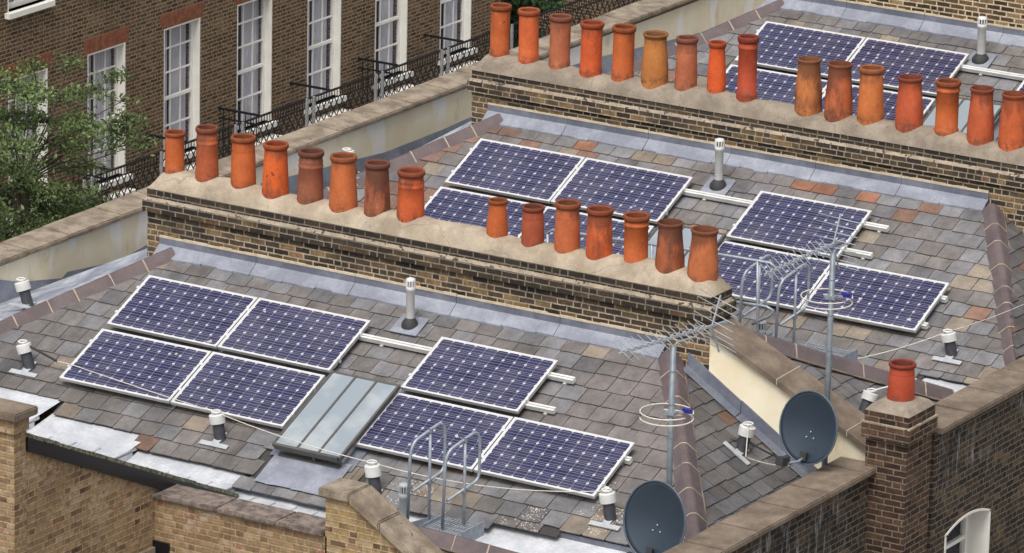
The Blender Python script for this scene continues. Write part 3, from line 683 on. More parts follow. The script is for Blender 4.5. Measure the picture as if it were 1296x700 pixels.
# raking cream wall between the first two houses, running down from the stack to the rear
c0=atY(898.8,427,.6); c1=atY(1005.7,505.7,.6); sl2=(c1.z-c0.z)/(c1.x-c0.x); X0,X1=7.705,9.98
zc=lambda x: c0.z+sl2*(x-c0.x)
rk=MB(); rk.prism([(X0,.662,-2.2),(X1,.662,-2.2),(X1,.662,zc(X1)+.0),(X0,.662,zc(X0)+.0)],(0,.44,0)); rk.build('raking_party_wall',M['render'],H1)
rk=MB(); xs=[X0-.0,8.66,9.62,X1+.1]
for i in range(3):
    xa,xb=xs[i]+.006,xs[i+1]-.006
    rk.hexa([V((xa,.6,zc(xa))),V((xb,.6,zc(xb))),V((xb,1.17,zc(xb))),V((xa,1.17,zc(xa))),V((xa,.6,zc(xa)+.075)),V((xb,.6,zc(xb)+.075)),V((xb,1.17,zc(xb)+.095)),V((xa,1.17,zc(xa)+.095))],0)
    rk.bar((xb+.006,.598,zc(xb)+.05),(xb+.006,1.172,zc(xb)+.07),.009,.07,1)
rk.build('raking_coping',[M['coping_dark'],M['mortar']],H1)
# lead upstand at its foot
fa=MB(); rzr=lambda x: rz(.6)-(x-7.19)*RT_T
for k in range(3):
    xa=X0-.28+2.25*k/3; xb=X0-.28+2.25*(k+1)/3-.01
    fa.hexa([V((xa,.63,rzr(xa))),V((xb,.63,rzr(xb))),V((xb,.661,rzr(xb))),V((xa,.661,rzr(xa))),V((xa,.64,rzr(xa)+.2)),V((xb,.64,rzr(xb)+.19)),V((xb,.661,rzr(xb)+.19)),V((xa,.661,rzr(xa)+.2))])
    fa.face([V((xa,.5,rzr(xa)+.03)),V((xb,.5,rzr(xb)+.03)),V((xb,.635,rzr(xb)+.05)),V((xa,.635,rzr(xa)+.05))])
fa.build('raking_flashing',M['lead_dark'],H1)

# ---- continuous front parapet
PT=thing('parapet_wall','long cream rendered parapet with stone coping along the front of the roofs','parapet',(-2.5,0,-.9))
pzf=lambda y: -.335+.004*(y-2)
pm=MB(); pm.box((-.3,-6.9,-12.1),(0,26,-.02+.9-.335+.02-.0)); o=pm.build('rendered_wall',M['render'],PT)
cp=MB(); y=-6.9
while y<26:
    n_=y+rnd(.85,1.25); dz=rnd(-.006,.006); z=pzf(y)+.9
    cp.hexa([V((-.42,y+.004,z-.0)),V((.07,y+.004,z)),V((.07,n_-.004,z)),V((-.42,n_-.004,z)),V((-.42,y+.004,z+.1+dz)),V((.07,y+.004,z+.07+dz)),V((.07,n_-.004,z+.07+dz)),V((-.42,n_-.004,z+.1+dz))]); y=n_
cp.build('coping',M['coping'],PT,bevel=.015)
# lead upstands along its foot
up=MB(); XU=-2.497
def strip(topline, dy, mi):
    P=[atX(x,y,XU) for x,y in topline]
    for i in range(len(P)-1):
        a,b=P[i],P[i+1]; off=V((2.5,0,.9)); 
        q=[a,b,b-V((-.06,0,dy)),a-V((-.06,0,dy))]
        up.face([v+off+V((.004,0,0)) for v in (q[3],q[2],q[1],q[0])],mi)
strip([(-8,353),(26,357),(78,352),(85,344),(150,330),(187,309)],.55,0)
strip([(330,232),(400,215),(432,206),(486,193),(527,177),(560,164),(600,146)],.5,0)
strip([(700,90),(760,72),(876,44),(930,28),(990,10)],.45,0)
up.build('lead_upstand',M['lead'],PT)

# ------------------------------------------------------------------ chimney stacks
def stack(h, x0, x1, y0, y1, zb, zt, label, mat, fl, top=True):
    S=thing('chimney_stack',label,'chimney stack',V((0,0,0))+DH*h)
    b=MB()
    if top:
        b.box((x0,y0,zb),(x1,y1,zt-.295)); b.box((x0-.045,y0-.05,zt-.295),(x1+.045,y1+.05,zt-.148)); b.box((x0-.004,y0-.004,zt-.146),(x1+.004,y1+.004,zt))
    else: b.box((x0,y0,zb),(x1,y1,zt))
    b.build('brick_shaft',mat,S)
    if not top: return S
    # worn mortar fillet on the ledge
    l=MB(); n=40
    for (yy,sg) in ((y0,-1),(y1,1)):
        for i in range(n):
            xa=x0-.03+(x1-x0+.06)*i/n; xb=x0-.03+(x1-x0+.06)*(i+1)/n; a=.02+.02*math.sin(i*1.7)**2
            f=[V((xa,yy+sg*.046,zt-.147)),V((xb,yy+sg*.046,zt-.147)),V((xb,yy+sg*.003,zt-.115+a*.2)),V((xa,yy+sg*.003,zt-.115+a*.2))]
            l.face(f if sg<0 else f[::-1])
    l.face([(x1+.042,y0,zt-.147),(x1+.042,y1,zt-.147),(x1+.003,y1,zt-.112),(x1+.003,y0,zt-.112)]); l.face([(x0-.042,y1,zt-.147),(x0-.042,y0,zt-.147),(x0-.003,y0,zt-.112),(x0-.003,y1,zt-.112)])
    l.build('mortar_ledge',M['ledge'],S)
    # domed flaunching
    f=MB(); NX=int((x1-x0)/.11); NY=12; hh=.205
    idx={}
    def hump(ix):
        return 1+.12*math.sin(ix*.61+h)+.07*math.sin(ix*1.7+1)
    for i in range(NX+1):
        tx=i/NX; x=x0-.012+(x1-x0+.024)*tx; e=min(1,min(x-x0+.012,x1+.012-x)/.3); ee=math.sqrt(max(0,1-(1-e)**2))
        for j in range(NY+1):
            ty=j/NY*2-1; y=(y0+y1)/2+ty*((y1-y0)/2+.012); pz=(1-abs(ty)**2.6)**.8*hh*ee*hump(i*.35)
            f.v.append(V((x+rnd(-.004,.004),y,zt+.001+pz+rnd(-.005,.005)*(0<j<NY)))); idx[i,j]=len(f.v)-1
    for i in range(NX):
        for j in range(NY): f.idx((idx[i,j],idx[i+1,j],idx[i+1,j+1],idx[i,j+1]))
    f.face([(x0-.012,y0-.012,zt+.0005),(x0-.012,y1+.012,zt+.0005),(x1+.012,y1+.012,zt+.0005),(x1+.012,y0-.012,zt+.0005)])
    f.build('flaunching',fl,S)
    return S
YS=.66; YE=1.16; YM=(YS+YE)/2
ZT1=.90; ZT2=.72+.31
stack(0,-.5,7.70,YS,YE,-1.4,.905,'long sooty brick chimney stack with cream mortar top, nearest, across the picture',M['stack_brick'],M['flaunch'])
stack(1,-.57,7.95,YS,YE,-1.4,.735,'long dark brick chimney stack with grey mortar top, upper right behind',M['stack_brick'],M['flaunch_grey'])
stack(2,-.16,9.0,YS,YE+.2,-1.4,4.0,'pale jointed brick chimney wall at the top right edge',M['pale_brick'],None,False)

# ------------------------------------------------------------------ chimney pots
def pot_profile(kind,r,H):
    # radius factor over height: returns outside profile up to the rim, rim profile
    if kind=='taper': body=[(r*1.12,-.12),(r*1.12,0),(r*1.08,H*.2),(r*1.0,H*.55),(r*.92,H*.9)]
    elif kind=='straight': body=[(r*1.06,-.12),(r*1.05,0),(r*1.05,.03),(r*1.0,.05),(r*1.0,H*.5),(r*.99,H*.9)]
    elif kind=='neck': body=[(r*1.08,-.12),(r*1.08,0),(r*1.05,H*.3),(r*1.0,H*.68),(r*.97,H*.7),(r*.99,H*.72),(r*.97,H*.74),(r*.95,H*.9)]
    elif kind=='rings': body=[(r*1.1,-.12),(r*1.1,0),(r*1.05,H*.35),(r*.98,H*.66),(r*1.03,H*.68),(r*1.03,H*.71),(r*.96,H*.73),(r*1.0,H*.78),(r*1.0,H*.8),(r*.95,H*.83),(r*.95,H*.9)]
    elif kind=='lip': body=[(r*1.1,-.12),(r*1.1,0),(r*1.1,.025),(r*1.0,.045),(r*.97,H*.78),(r*1.06,H*.8),(r*1.06,H*.83),(r*.99,H*.84),(r*.98,H*.9)]
    else: body=[(r*1.12,-.12),(r*1.12,0),(r*1.1,H*.3),(r*.98,H*.6),(r*.9,H*.84),(r*.92,H*.9)]
    b=body[-1][0]
    if kind=='flare': rimp=[(b,H*.9),(b*1.02,H*.93),(b*1.14,H*.965),(b*1.16,H*.985),(b*1.12,H),(b*.98,H),(b*.93,H*.97)]
    elif kind=='thin': rimp=[(b,H*.9),(b*1.0,H*.93),(b*1.08,H*.96),(b*1.08,H*.99),(b*1.02,H),(b*.94,H)]
    else: rimp=[(b,H*.9),(b*1.1,H*.905),(b*1.14,H*.93),(b*1.14,H*.97),(b*1.08,H),(b*.95,H),(b*.88,H*.98)]
    inner=[(rimp[-1][0],rimp[-1][1]),(b*.85,H*.9),(b*.84,H*.3)]
    return body,rimp,inner
def pot(base,r,H,kind,col,soot,label,group=None,tilt=0):
    P=thing('chimney_pot',label,'chimney pot',base,group); P.rotation_euler=(rnd(-.012,.012),rnd(-.015,.015)+tilt,rnd(0,6))
    body,rimp,inner=pot_profile(kind,r,H)
    a=MB(); a.lathe(body,28); o=a.build('pot_body',M['pot'],P); o.color=(col[0]*1.12,col[1]*1.0,col[2]*.9,min(1,soot+.06))
    b=MB(); b.lathe(rimp,28,m=0); o=b.build('rim',M['pot_rim'],P); o.color=(*col,soot)
    c=MB(); c.lathe(inner,28,m=0); n=len(c.v); c.idx([n-28+k for k in range(28)],1,smooth=False); o=c.build('flue_lining',[M['pot_rim'],M['soot']],P); o.color=(*col,max(soot,.5))
    return P
OR=(.43,.12,.038); RD=(.31,.085,.043); TN=(.38,.165,.06); BR=(.25,.1,.06); DK=(.3,.105,.055); RS=(.36,.13,.07); YO=(.43,.19,.06)
pots1=[ (221,220,163,26,'straight',OR,.0,'bright orange straight pot, first from the left end of the near stack'),
 (262,229,157,29,'rings',(.38,.11,.05),.35,'dirty red brown pot with a ringed neck, second from the left on the near stack'),
 (308,239,169,32,'neck',OR,.08,'clean orange pot third from the left on the near stack'),
 (348.5,249,178,33,'taper',(.55,.12,.03),.3,'deep orange pot with dark stains, fourth from the left on the near stack'),
 (392.5,258,187,33,'rings',BR,.12,'dull brown pot with ringed neck, fifth from the left on the near stack'),
 (434.5,267,193,35,'taper',(.46,.15,.055),.1,'ochre tapered pot beside the white capped vent, sixth on the near stack'),
 (477.5,276,202,33,'taper',DK,.5,'darkest brown sooty pot in the left group of the near stack'),
 (519.5,284,212,35,'rings',(.48,.11,.038),.4,'orange pot with a black sooty neck, last of the left group on the near stack'),
 (629,304,249,26,'lip2',OR,.0,'small slim orange pot after the gap on the near stack'),
 (674,316,257,29,'neck',RD,.1,'short red pot ninth along from the gap edge, beside the small slim one'),
 (717.5,327,252,33,'neck',(.42,.13,.055),.2,'tall ochre brown pot in front of the panel edge on the near stack'),
 (758,334,260,34,'neck',(.46,.11,.037),.38,'orange pot with a soot band below its rim on the near stack'),
 (804.5,341,268,33,'lip',OR,.1,'bright orange pot with a collar, third from the right end of the near stack'),
 (847.5,351,277,36,'thin',(.32,.11,.055),.5,'sooty dark brown pot second from the right end of the near stack'),
 (889,360,286,38,'thin',(.4,.14,.06),.35,'wide rusty brown pot at the right end of the near stack')]
pots1[9]=pots1[9][:7]+('short plain red pot just right of the small slim orange one',)
pots2=[ (632,72,3,26,'straight',OR,.05,'tall orange pot at the left end of the far stack'),
 (669,80,9,27,'straight',(.55,.14,.05),.0,'clean salmon orange pot second from the left on the far stack'),
 (708,86,17,28,'straight',RS,.12,'dusty pink pot third from the left on the far stack'),
 (747.5,94,25,29,'straight',(.52,.11,.035),.2,'orange pot fourth from the left on the far stack with a dark patch'),
 (788,100,30,29,'straight',OR,.05,'plain orange pot left of the yellow one on the far stack'),
 (828.5,106,39,33,'flare',YO,.05,'yellow ochre tapered pot with flared lip on the far stack'),
 (868,112,44,28,'neck',RS,.1,'pinkish orange pot right of the yellow one on the far stack'),
 (906.5,118,50,23,'lip2',(.58,.11,.03),.0,'slimmest bright orange pot on the far stack'),
 (945,124,43,26,'lip',(.36,.07,.035),.05,'tall slender dark red pot with collar on the far stack'),
 (1023,140,71,33,'thin',(.45,.18,.065),.45,'ochre pot with black sooty rim and foot, first right of the gap'),
 (1061,147,77,34,'thin',(.42,.13,.055),.5,'pot with black blotches all over, second right of the gap'),
 (1101.5,156,82,33,'taper',(.5,.18,.06),.15,'smooth tan orange pot third right of the gap'),
 (1150.5,163,94,34,'thin',(.42,.1,.045),.25,'rusty red pot in front of the right panel corner on the far stack'),
 (1197.5,171,99,31,'lip',OR,.15,'bright orange collared pot third from the right picture edge'),
 (1240.5,180,108,33,'thin',(.42,.105,.045),.25,'dull rust pot second from the right picture edge'),
 (1281,186,115,34,'thin',(.47,.12,.045),.2,'rusty orange pot with a dark hole at the right picture edge')]
for h,PL,grp in ((0,pots1,'chimney pots on the near stack'),(1,pots2,'chimney pots on the far stack')):
    for (x,yb,yt,wpx,kind,col,so_,lab) in PL:
        b=atY(x,yb-5,YM+DH.y*h); dist=(b-CAM).dot(FW); s=F/dist
        r=wpx/s/2/1.06; Hh=(yb-yt-9)/(s*.955)
        pot(b,r,Hh,kind,col,so_,lab,grp)

# small rear chimney with one pot
cxo=10.6; PY0=atX(1148.5,555,cxo).y; PZ=atX(1148.5,515,cxo).z
RC=thing('rear_chimney','square dark brick chimney pier with a single red pot, lower right','chimney',(0,0,0))
ptop=atX(1140,505,10.3)
rx0,rx1,ry0,ry1=10.06,10.6,PY0,PY0+.62; rt_=atX(1149,529,rx1).z
b=MB(); b.box((rx0,ry0,-13),(rx1,ry1,rt_-.33)); b.box((rx0-.045,ry0-.045,rt_-.33),(rx1+.045,ry1+.045,rt_-.15)); b.box((rx0-.02,ry0-.02,rt_-.148),(rx1+.02,ry1+.02,rt_)); b.build('brick_shaft',M['pier_brick'],RC)
b=MB(); b.box((rx0-.05,ry0-.05,rt_-.149),(rx1+.05,ry1+.05,rt_-.128)); b.build('mortar_ledge',M['ledge'],RC)
f=MB(); c_=V(((rx0+rx1)/2,(ry0+ry1)/2,rt_)); q=[(rx0-.02,ry0-.02),(rx1+.02,ry0-.02),(rx1+.02,ry1+.02),(rx0-.02,ry1+.02)]; lo=[V((x,y,rt_+.001)) for x,y in q]; md=[V((c_.x+(x-c_.x)*.8,c_.y+(y-c_.y)*.8,rt_+.07)) for x,y in q]; hi=[V((c_.x+(x-c_.x)*.55,c_.y+(y-c_.y)*.55,rt_+.11)) for x,y in q]
for A_,B_ in ((lo,md),(md,hi)):
    for i in range(4): f.face([A_[i],A_[(i+1)%4],B_[(i+1)%4],B_[i]])
f.face(hi); f.face(lo[::-1]); f.build('flaunching',M['flaunch_grey'],RC)
pb=V((c_.x,c_.y,rt_+.1)); pot(pb,.15,.44,'neck',(.36,.07,.035),.05,'clean bright red pot alone on the square rear chimney')

# ------------------------------------------------------------------ solar panels
W,Hh=1.65,.99; GAP=.100219; XO,VO=4.367135,.02568
RX=Matrix.Rotation(TH,4,'X')
def make_panel(label):
    P=thing('solar_panel',label,'solar panel',(0,0,0),'solar panels on the slate roofs')
    fw_=.026; f=MB()
    f.box((-W/2,-Hh/2,-.042),(W/2,-Hh/2+fw_,.0)); f.box((-W/2,Hh/2-fw_,-.042),(W/2,Hh/2,.0)); f.box((-W/2,-Hh/2+fw_+.0005,-.042),(-W/2+fw_,Hh/2-fw_-.0005,0)); f.box((W/2-fw_,-Hh/2+fw_+.0005,-.042),(W/2,Hh/2-fw_-.0005,0))
    for i,fc in enumerate(f.f): f.m[i]=0 if i%6==1 else 1
    f.build('frame',[M['alu'],M['alu_side']],P)
    c=MB(); a,b=W/2-fw_,Hh/2-fw_
    # glass sheet, uv in metres over the whole panel
    c.face([(-a,-b,-.004),(a,-b,-.004),(a,b,-.004),(-a,b,-.004)],0,uv=[(fw_*.6,fw_*.5),(W-fw_*.6,fw_*.5),(W-fw_*.6,Hh-fw_*.5),(fw_*.6,Hh-fw_*.5)])
    c.face([(-a,b,-.03),(a,b,-.03),(a,-b,-.03),(-a,-b,-.03)],1)
    c.build('cell_sheet',[M['cells'],M['white_plastic']],P)
    for y in (-.26,.24):
        for sx in (-1,1):
            k=MB(); k.box((sx*W/2-.02,y-.02,.001),(sx*W/2+.012,y+.02,.008)); k.box((sx*W/2+sx*.006-.005,y-.018,-.06),(sx*W/2+sx*.006+.005,y+.018,.003)); k.build('clamp',M['alu'],P)
    return P
pan=[('P1',0,0,0,0),('P2',1,0,0,0),('P3',0,1,0,0),('P4',1,1,0,0),('P5',0,0,1,0),('P6',0,1,1,0),('P7',1,1,1,0)]
where=['upper left panel of the four left of the skylight','upper right panel of the four left of the skylight','lower left panel of the four left of the skylight','lower right panel of the four, beside the skylight','single upper panel of the three right of the skylight','lower left panel of the three right of the skylight','lower right panel of the three right of the skylight']
hn=['on the nearest roof','on the middle roof','on the farthest roof']
proto=None
for h in range(3):
    for k,(nm,c,r_,g_,_) in enumerate(pan):
        if h==2 and nm in('P6','P7'): continue
        u=(W+.02)*c+W/2+(XO if g_ else 0); v=(Hh+GAP)*r_+Hh/2+(VO if g_ else 0)
        pos=V((u,-v*math.cos(TH),-v*math.sin(TH)))+DH*h
        lab='blue cell '+where[k]+' '+hn[h]
        if proto is None: proto=make_panel(lab); P=proto
        else: P=copy_tree(proto,label=lab)
        P.location=pos; P.rotation_euler=(TH+rnd(-.006,.006),rnd(-.003,.003),rnd(-.002,.002))
# mounting rails
def rail(h,u0,u1,v,label,gap=.065):
    o=thing('mounting_rail',label,'rail',(0,0,0),'white rails carrying the solar panels'); mid=V(((u0+u1)/2,-v*math.cos(TH),-v*math.sin(TH)))-NN.xyz*(-0)+V((0,0,0))
    o.location=mid-NN*.07+DH*h; o.rotation_euler=(TH,0,0)
    b=MB(); L=(u1-u0)/2; b.box((-L,-.035,-.03),(L,-.008,.026)); b.box((-L,.008,-.03),(L,.035,.026)); b.box((-L,-.035,-.032),(L,.035,-.0305)); b.box((-L+.004,-.007,-.03),(L-.004,.007,.012)); b.build('channel',M['white_plastic'],o)
    n=int((u1-u0)/.9)+1
    for i in range(n):
        x=-L+.12+(2*L-.24)*i/max(1,n-1); k=MB(); k.box((x-.02,-.06,-.066),(x+.02,.06,-.033)); k.build('roof_hook',M['alu_side'],o)
    return o
rl=[(0.02,6.35,.235,'upper rail running between the panel groups'),(4.42,6.4,.80,'short rail below the single upper panel'),(.02,3.28,1.3,'rail under the lower left panels'),(.02,3.28,1.86,'lowest rail under the left panels'),(4.42,7.75,1.35,'rail under the lower right panels'),(4.42,7.75,1.9,'lowest rail under the right panels'),(.02,3.28,.8,'second rail under the upper left panels')]
for h in range(3):
    for (a_,b_,v,l) in rl:
        if h==2 and a_>4 and v>1: continue
        rail(h,a_,b_,v,'white '+l+' '+hn[h])

# ------------------------------------------------------------------ skylights
def skylight(h,par):
    # roof coordinates
    S=MB(); u0,u1,v0,v1=(3.36,4.30,1.14,2.84)
    def rp(u,v,o): return V((u,.66-v*math.cos(TH),rz(.66)-v*math.sin(TH)))+NN*o
    return rp,u0,u1,v0,v1
def make_skylight(par,u0,u1,y0,y1,h):
    c=math.cos(TH); rp=lambda u,y,o: V((u,y,rz(y)))+NN*o
    k=thing  # part of the house
    k1=MB()
    # kerb
    for (a,b) in (((u0+.05,y1+.08),(u1-.05,y1+.08)),):
        pass
    A=[rp(u0+.06,y1+.1,0),rp(u1-.06,y1+.1,0),rp(u1-.06,y0-.06,0),rp(u0+.06,y0-.06,0)]; B=[p+NN*.17 for p in A]
    for i in range(4): k1.face([A[i],A[(i+1)%4],B[(i+1)%4],B[i]],0)
    kb=k1.build('skylight',M['white_plastic'],par)
    fr=MB()
    def barr(p,q,w,t,o): fr.bar(rp(*p,o),rp(*q,o),w,t,0,up=NN)
    o_=.2
    barr((u0,y0),(u0,y1),.03,.05,o_-.01); barr((u1,y0),(u1,y1),.03,.05,o_-.01); barr((u0+.02,y0-.02),(u1-.02,y0-.02),.03,.05,o_-.01); barr((u0+.02,y1),(u1-.02,y1),.04,.07,o_-.012)
    for t in (.36,.68): barr((u0+(u1-u0)*t,y0-.01),(u0+(u1-u0)*t,y1+.01),.026,.035,o_+.004)
    fr.bar(rp(u0+.04,y1+.02,.035),rp(u1-.04,y1+.02,.035),.06,.05,0,up=NN)
    fr.bar(rp(u0+.55,y1+.02,.05),rp(u0+.55,y1+.02,.18),.03,.03,0,up=V((1,0,0)))
    fr.build('skylight_frame',M['mullion'],kb)
    p=MB(); p.face([rp(u0+.02,y1+.02,o_+.01),rp(u1-.02,y1+.02,o_+.01),rp(u1-.02,y0-.02,o_+.01),rp(u0+.02,y0-.02,o_+.01)]); p.build('pane',M['skyglass'],kb)
    # lead apron below and soakers round it
    ap=MB(); yl=y1-.44 if h==0 else y1-.3
    K=6
    for i in range(K):
        ua=u0-.02+(u1-u0+.1)*i/K; ub=u0-.02+(u1-u0+.1)*(i+1)/K
        ap.face([rp(ua,yl+rnd(-.01,.01),.028),rp(ub,yl+rnd(-.01,.01),.028),rp(ub,y1+.1,.03+.012),rp(ua,y1+.1,.042)])
    ap.face([rp(u0-.1,y1,.025),rp(u0+.07,y1,.025),rp(u0+.07,y0+.1,.025),rp(u0-.1,y0+.1,.025)],1); ap.face([rp(u1-.07,y1,.025),rp(u1+.12,y1,.025),rp(u1+.12,y0+.1,.025),rp(u1-.07,y0+.1,.025)],1); ap.face([rp(u0-.1,y0-.05,.028),rp(u1+.1,y0-.05,.028),rp(u1+.1,y0+.06,.028),rp(u0-.1,y0+.06,.028)],1)
    ap.build('lead_apron',[M['lead'],M['lead_dark']],par)
M['mullion']=plain('grey_glazing_bar',(.1,.095,.09),.5,.2,.15,9)
# corners from the photograph on the plane of the raised glass
tl=atR(437,466,0,.06); tr=atR(513,484,0,.06); bl=atR(352,556,0,.06); br=atR(431,575,0,.06)
U0,U1,Y0,Y1=3.44,4.385,-.90,-2.19
for h,H in enumerate(houses): make_skylight(H,U0,U1,Y0,Y1,h)
# slates that close the roof below the nearest skylight
mb=MB(); org=V((0,.66,rz(.66))); 
slates(mb,org,EX,ED,NN,3.2,4.72,vofy(-2.77),[],pal_grey(.05,.0,.02,.15),vtop=vofy(Y1-.41)); mb.build('slate_patch',M['slate'],H1)
mb=MB(); slates(mb,org,EX,ED,NN,U1+.06,4.68,vofy(-2.77),[(1,0,4.66)],pal_h(0),vtop=1.692); mb.build('slate_patch',M['slate'],H1); mb=MB(); slates(mb,org,EX,ED,NN,3.2,U0-.03,vofy(-2.1),[(1,0,U0-.03)],pal_h(0),vtop=1.692); mb.build('slate_patch',M['slate'],H1)

# ------------------------------------------------------------------ vent pipes
def vent(px,pyb,pyt,h,wpx,label,mat,slot=True,base=True,lead=True):
    b=atR(px,pyb,h); s=F/((b-CAM).dot(FW)); Hh_=(pyb-pyt)/(s*.955); r=wpx/s/2
    P=thing('vent_pipe',label,'vent pipe',b,'vent pipes on the roofs')
    a=MB(); a.lathe([(r,-.05),(r,Hh_-.16),(r*1.12,Hh_-.155),(r*1.12,Hh_-.11),(r,Hh_-.105)],16); a.build('pipe',mat,P)
    c=MB(); c.lathe([(r*.8,Hh_-.11),(r*.8,Hh_-.03)],16,m=1); c.lathe([(r*1.1,Hh_-.035),(r*1.1,Hh_-.012),(r*.6,Hh_),(0.001,Hh_)],16)
    for k in range(10):
        t=2*math.pi*k/10; c.obox((r*1.0*math.cos(t),r*1.0*math.sin(t),Hh_-.07),V((.008,0,0)),V((0,.008,0)),V((0,0,.038)))
    c.build('cap',[mat,M['rubber']],P)
    if base:
        d=MB(); d.lathe([(r*2.1,.0),(r*2.0,.05),(r*1.5,.09),(r*1.02,.12)],16,m=0); d.build('collar',M['rubber'],P)
    if lead:
        l=MB(); l.obox(NN*.03,V((.19,0,0)),V((0,math.cos(TH),math.sin(TH)))*.17,NN*.006); l.build('lead_slate',M['lead'],P)
    return P
vent(519,414,352,0,11,'white vent pipe with black collar, above the nearest roof gap between panels',M['grey_plastic2'] if 'grey_plastic2' in M else M['white_plastic'])
vent(909,238,176,1,11,'white vent pipe with black collar on the middle roof',M['white_plastic'])
vent(1241,78,22,2,11,'white vent pipe with black collar on the farthest roof, top right',M['white_plastic'])
b=atY(510.5,664,-3.75)
def free_vent(px,pyb,pyt,y,wpx,label,mat):
    b=atY(px,pyb,y); s=F/((b-CAM).dot(FW)); H_=(pyb-pyt)/(s*.955); r=wpx/s/2
    P=thing('vent_pipe',label,'vent pipe',b,'vent pipes on the roofs'); a=MB(); a.lathe([(r,0),(r,H_-.18),(r*1.08,H_-.175),(r*1.08,H_-.13),(r,H_-.125),(r,H_-.11)],16); a.build('pipe',mat,P)
    c=MB(); c.lathe([(r*.78,H_-.11),(r*.78,H_-.03)],16,m=1); c.lathe([(r*1.06,H_-.035),(r*1.06,H_-.012),(r*.6,H_),(0.001,H_)],16)
    for k in range(12):
        t=2*math.pi*k/12; c.obox((r*.98*math.cos(t),r*.98*math.sin(t),H_-.07),V((.007,0,0)),V((0,.007,0)),V((0,0,.04)))
    c.build('cap',[mat,M['rubber']],P); return P
free_vent(510.5,672,611,-3.3,13,'pale grey vent pipe with slotted cap beside the front left guard hoop',M['grey_plastic'])
free_vent(961.5,462,405,DH.y-3.3,13,'pale grey vent pipe with slotted cap behind the middle guard hoops',M['grey_plastic'])

# ------------------------------------------------------------------ roof anchor posts and lifelines
caps={}
def anchor(name,px,pyb,pyt,b,label,lean=(0,0),nrm=NN,dr=V((0,math.cos(TH),math.sin(TH)))):
    s=F/((b-CAM).dot(FW)); H_=(pyb-pyt)/(s*.955)
    P=thing('anchor_post',label,'anchor post',b,'fall arrest anchor posts'); ax=V((lean[0]*1.6,lean[1]*1.6,1)).normalized()
    a=MB(); a.lathe([(.072,-.05),(.07,H_*.6)],16,ax=ax); a.build('post',M['post'],P)
    c=MB(); c.lathe([(.074,H_*.56),(.095,H_*.565),(.098,H_*.85),(.09,H_*.875),(.03,H_*.88),(.03,H_*.95),(0.001,H_*.955)],18,ax=ax,smooth=False)
    c.tube([ax*H_*.93+V((.055*math.cos(t),.055*math.sin(t),.012)) for t in [i*math.pi/6 for i in range(12)]],.011,6,closed=True); c.build('cap',M['white_plastic'],P)
    tn=dr.cross(nrm).normalized()
    d=MB(); d.obox(nrm*.03-dr*.03,tn*.05,dr*.13,nrm*.006); d.obox(nrm*.031-dr*.14,tn*.2,dr*.035,nrm*.007); d.build('base_plate',M['galv2'],P)
    caps[name]=V(b)+ax*H_*.93
    return P
M['galv2']=plain('pale_base_plate',(.45,.47,.5),.5,.2,.2,10)
anchor('a',38,466,431,atR(38,466),'anchor post at the far left of the nearest roof',(-.22,0))
anchor('b',279,556,520,atR(279,556),'anchor post below the lower panel edge at left of the skylight',(-.12,0))
anchor('c',474,636,591,atR(476,628),'anchor post left of the slotted vent by the guard hoops',(-.1,.0))
anchor('d',773,658,619,atR(773,658),'anchor post beside the lower right panel, left of the near dish',(-.12,0))
RE=REAR_D*-1
def atRear(px,py,h=0):
    n=V((RT_T,0,1)); p=V((7.19,.6,rz(.6)))+DH*h; return on(px,py,n,n.dot(p))
anchor('e',938,572,534,atRear(938,572),'anchor post on the dark rear slope of the nearest roof',(.1,.1),REAR_N,V((0,1,0)))
anchor('f',1205,450,418,atR(1205,450,1),'anchor post at the right of the middle roof panels',(-.16,0))
zr=lambda y: -1.22+(-3.05-y)*TAN
pn=V((.6745,0,1)); pp=V((6.82,-5.93,zr(-5.93)))+DH
anchor('g',1090,524,492,on(1092,524,pn,pn.dot(pp)),'anchor post between the raking coping and the square rear chimney',(.12,.25),REAR_N,V((0,1,0)))
fb_=atX(36,392,-1.5)+V((0,0,.05)); anchor('h',36,396,361,fb_,'anchor post in the front gutter before the white stained parapet',(-.22,0),V((0,0,1)),V((0,1,0)))
fb_=atX(447,222,-1.05); anchor('i',447,222,188,fb_,'anchor post in the front gutter behind the dark sooty pot',(-.2,0),V((0,0,1)),V((0,1,0)))
def cable(pts,label,r=.006,mat='cable',sag=.05):
    P=[]; 
    for i in range(len(pts)-1):
        a,b=V(pts[i]),V(pts[i+1])
        for k in range(10): t=k/10; P.append(a.lerp(b,t)-V((0,0,sag*4*t*(1-t))))
    P.append(V(pts[-1])); m=MB(); m.tube(P,r,5); o=m.build('safety_cable',M[mat]); return tag(o,label,'cable','lifelines strung between the anchor posts')
def abovepanel(px,py,h=0): return atR(px,py,h,.03)
cable([caps['a'],atR(72,457,0,0.0)],'short black link from the far left anchor post',.016,'cable_black',.0)
cable([atR(72,457,0,.0),abovepanel(92,462),abovepanel(180,492),caps['b']],'white line crossing the lower left panel of the nearest roof',.006,'cable',.0)
cable([caps['b'],caps['c']],'white line passing below the skylight',.006,'cable',.04)
cable([caps['c'],caps['d']],'white line running behind the near guard hoops',.006,'cable',.12)
cable([atR(985,466,1,.3),caps['f']],'white line running behind the middle guard hoops',.006,'cable',.1)
cable([caps['f'],atR(1296,385,1,.25)],'thin line rising right over the hip of the middle roof',.0035,'cable',.02)
cable([caps['g'],caps['g']+V((.45,.3,.16))],'short bright link from the post behind the square chimney',.016,'galv2',.0)
cable([caps['e'],atX(960,570,9.4)-V((0,.3,0)),atX(1003,590,9.5)],'pale line sagging over the rear slope to the dish arm',.008,'cable',.03)
cable([caps['e']-V((.3,0,.2)),caps['e']-V((0,0,.2)),atX(1000,583,9.5)],'black cable lying on the rear slope',.012,'cable_black',.03)

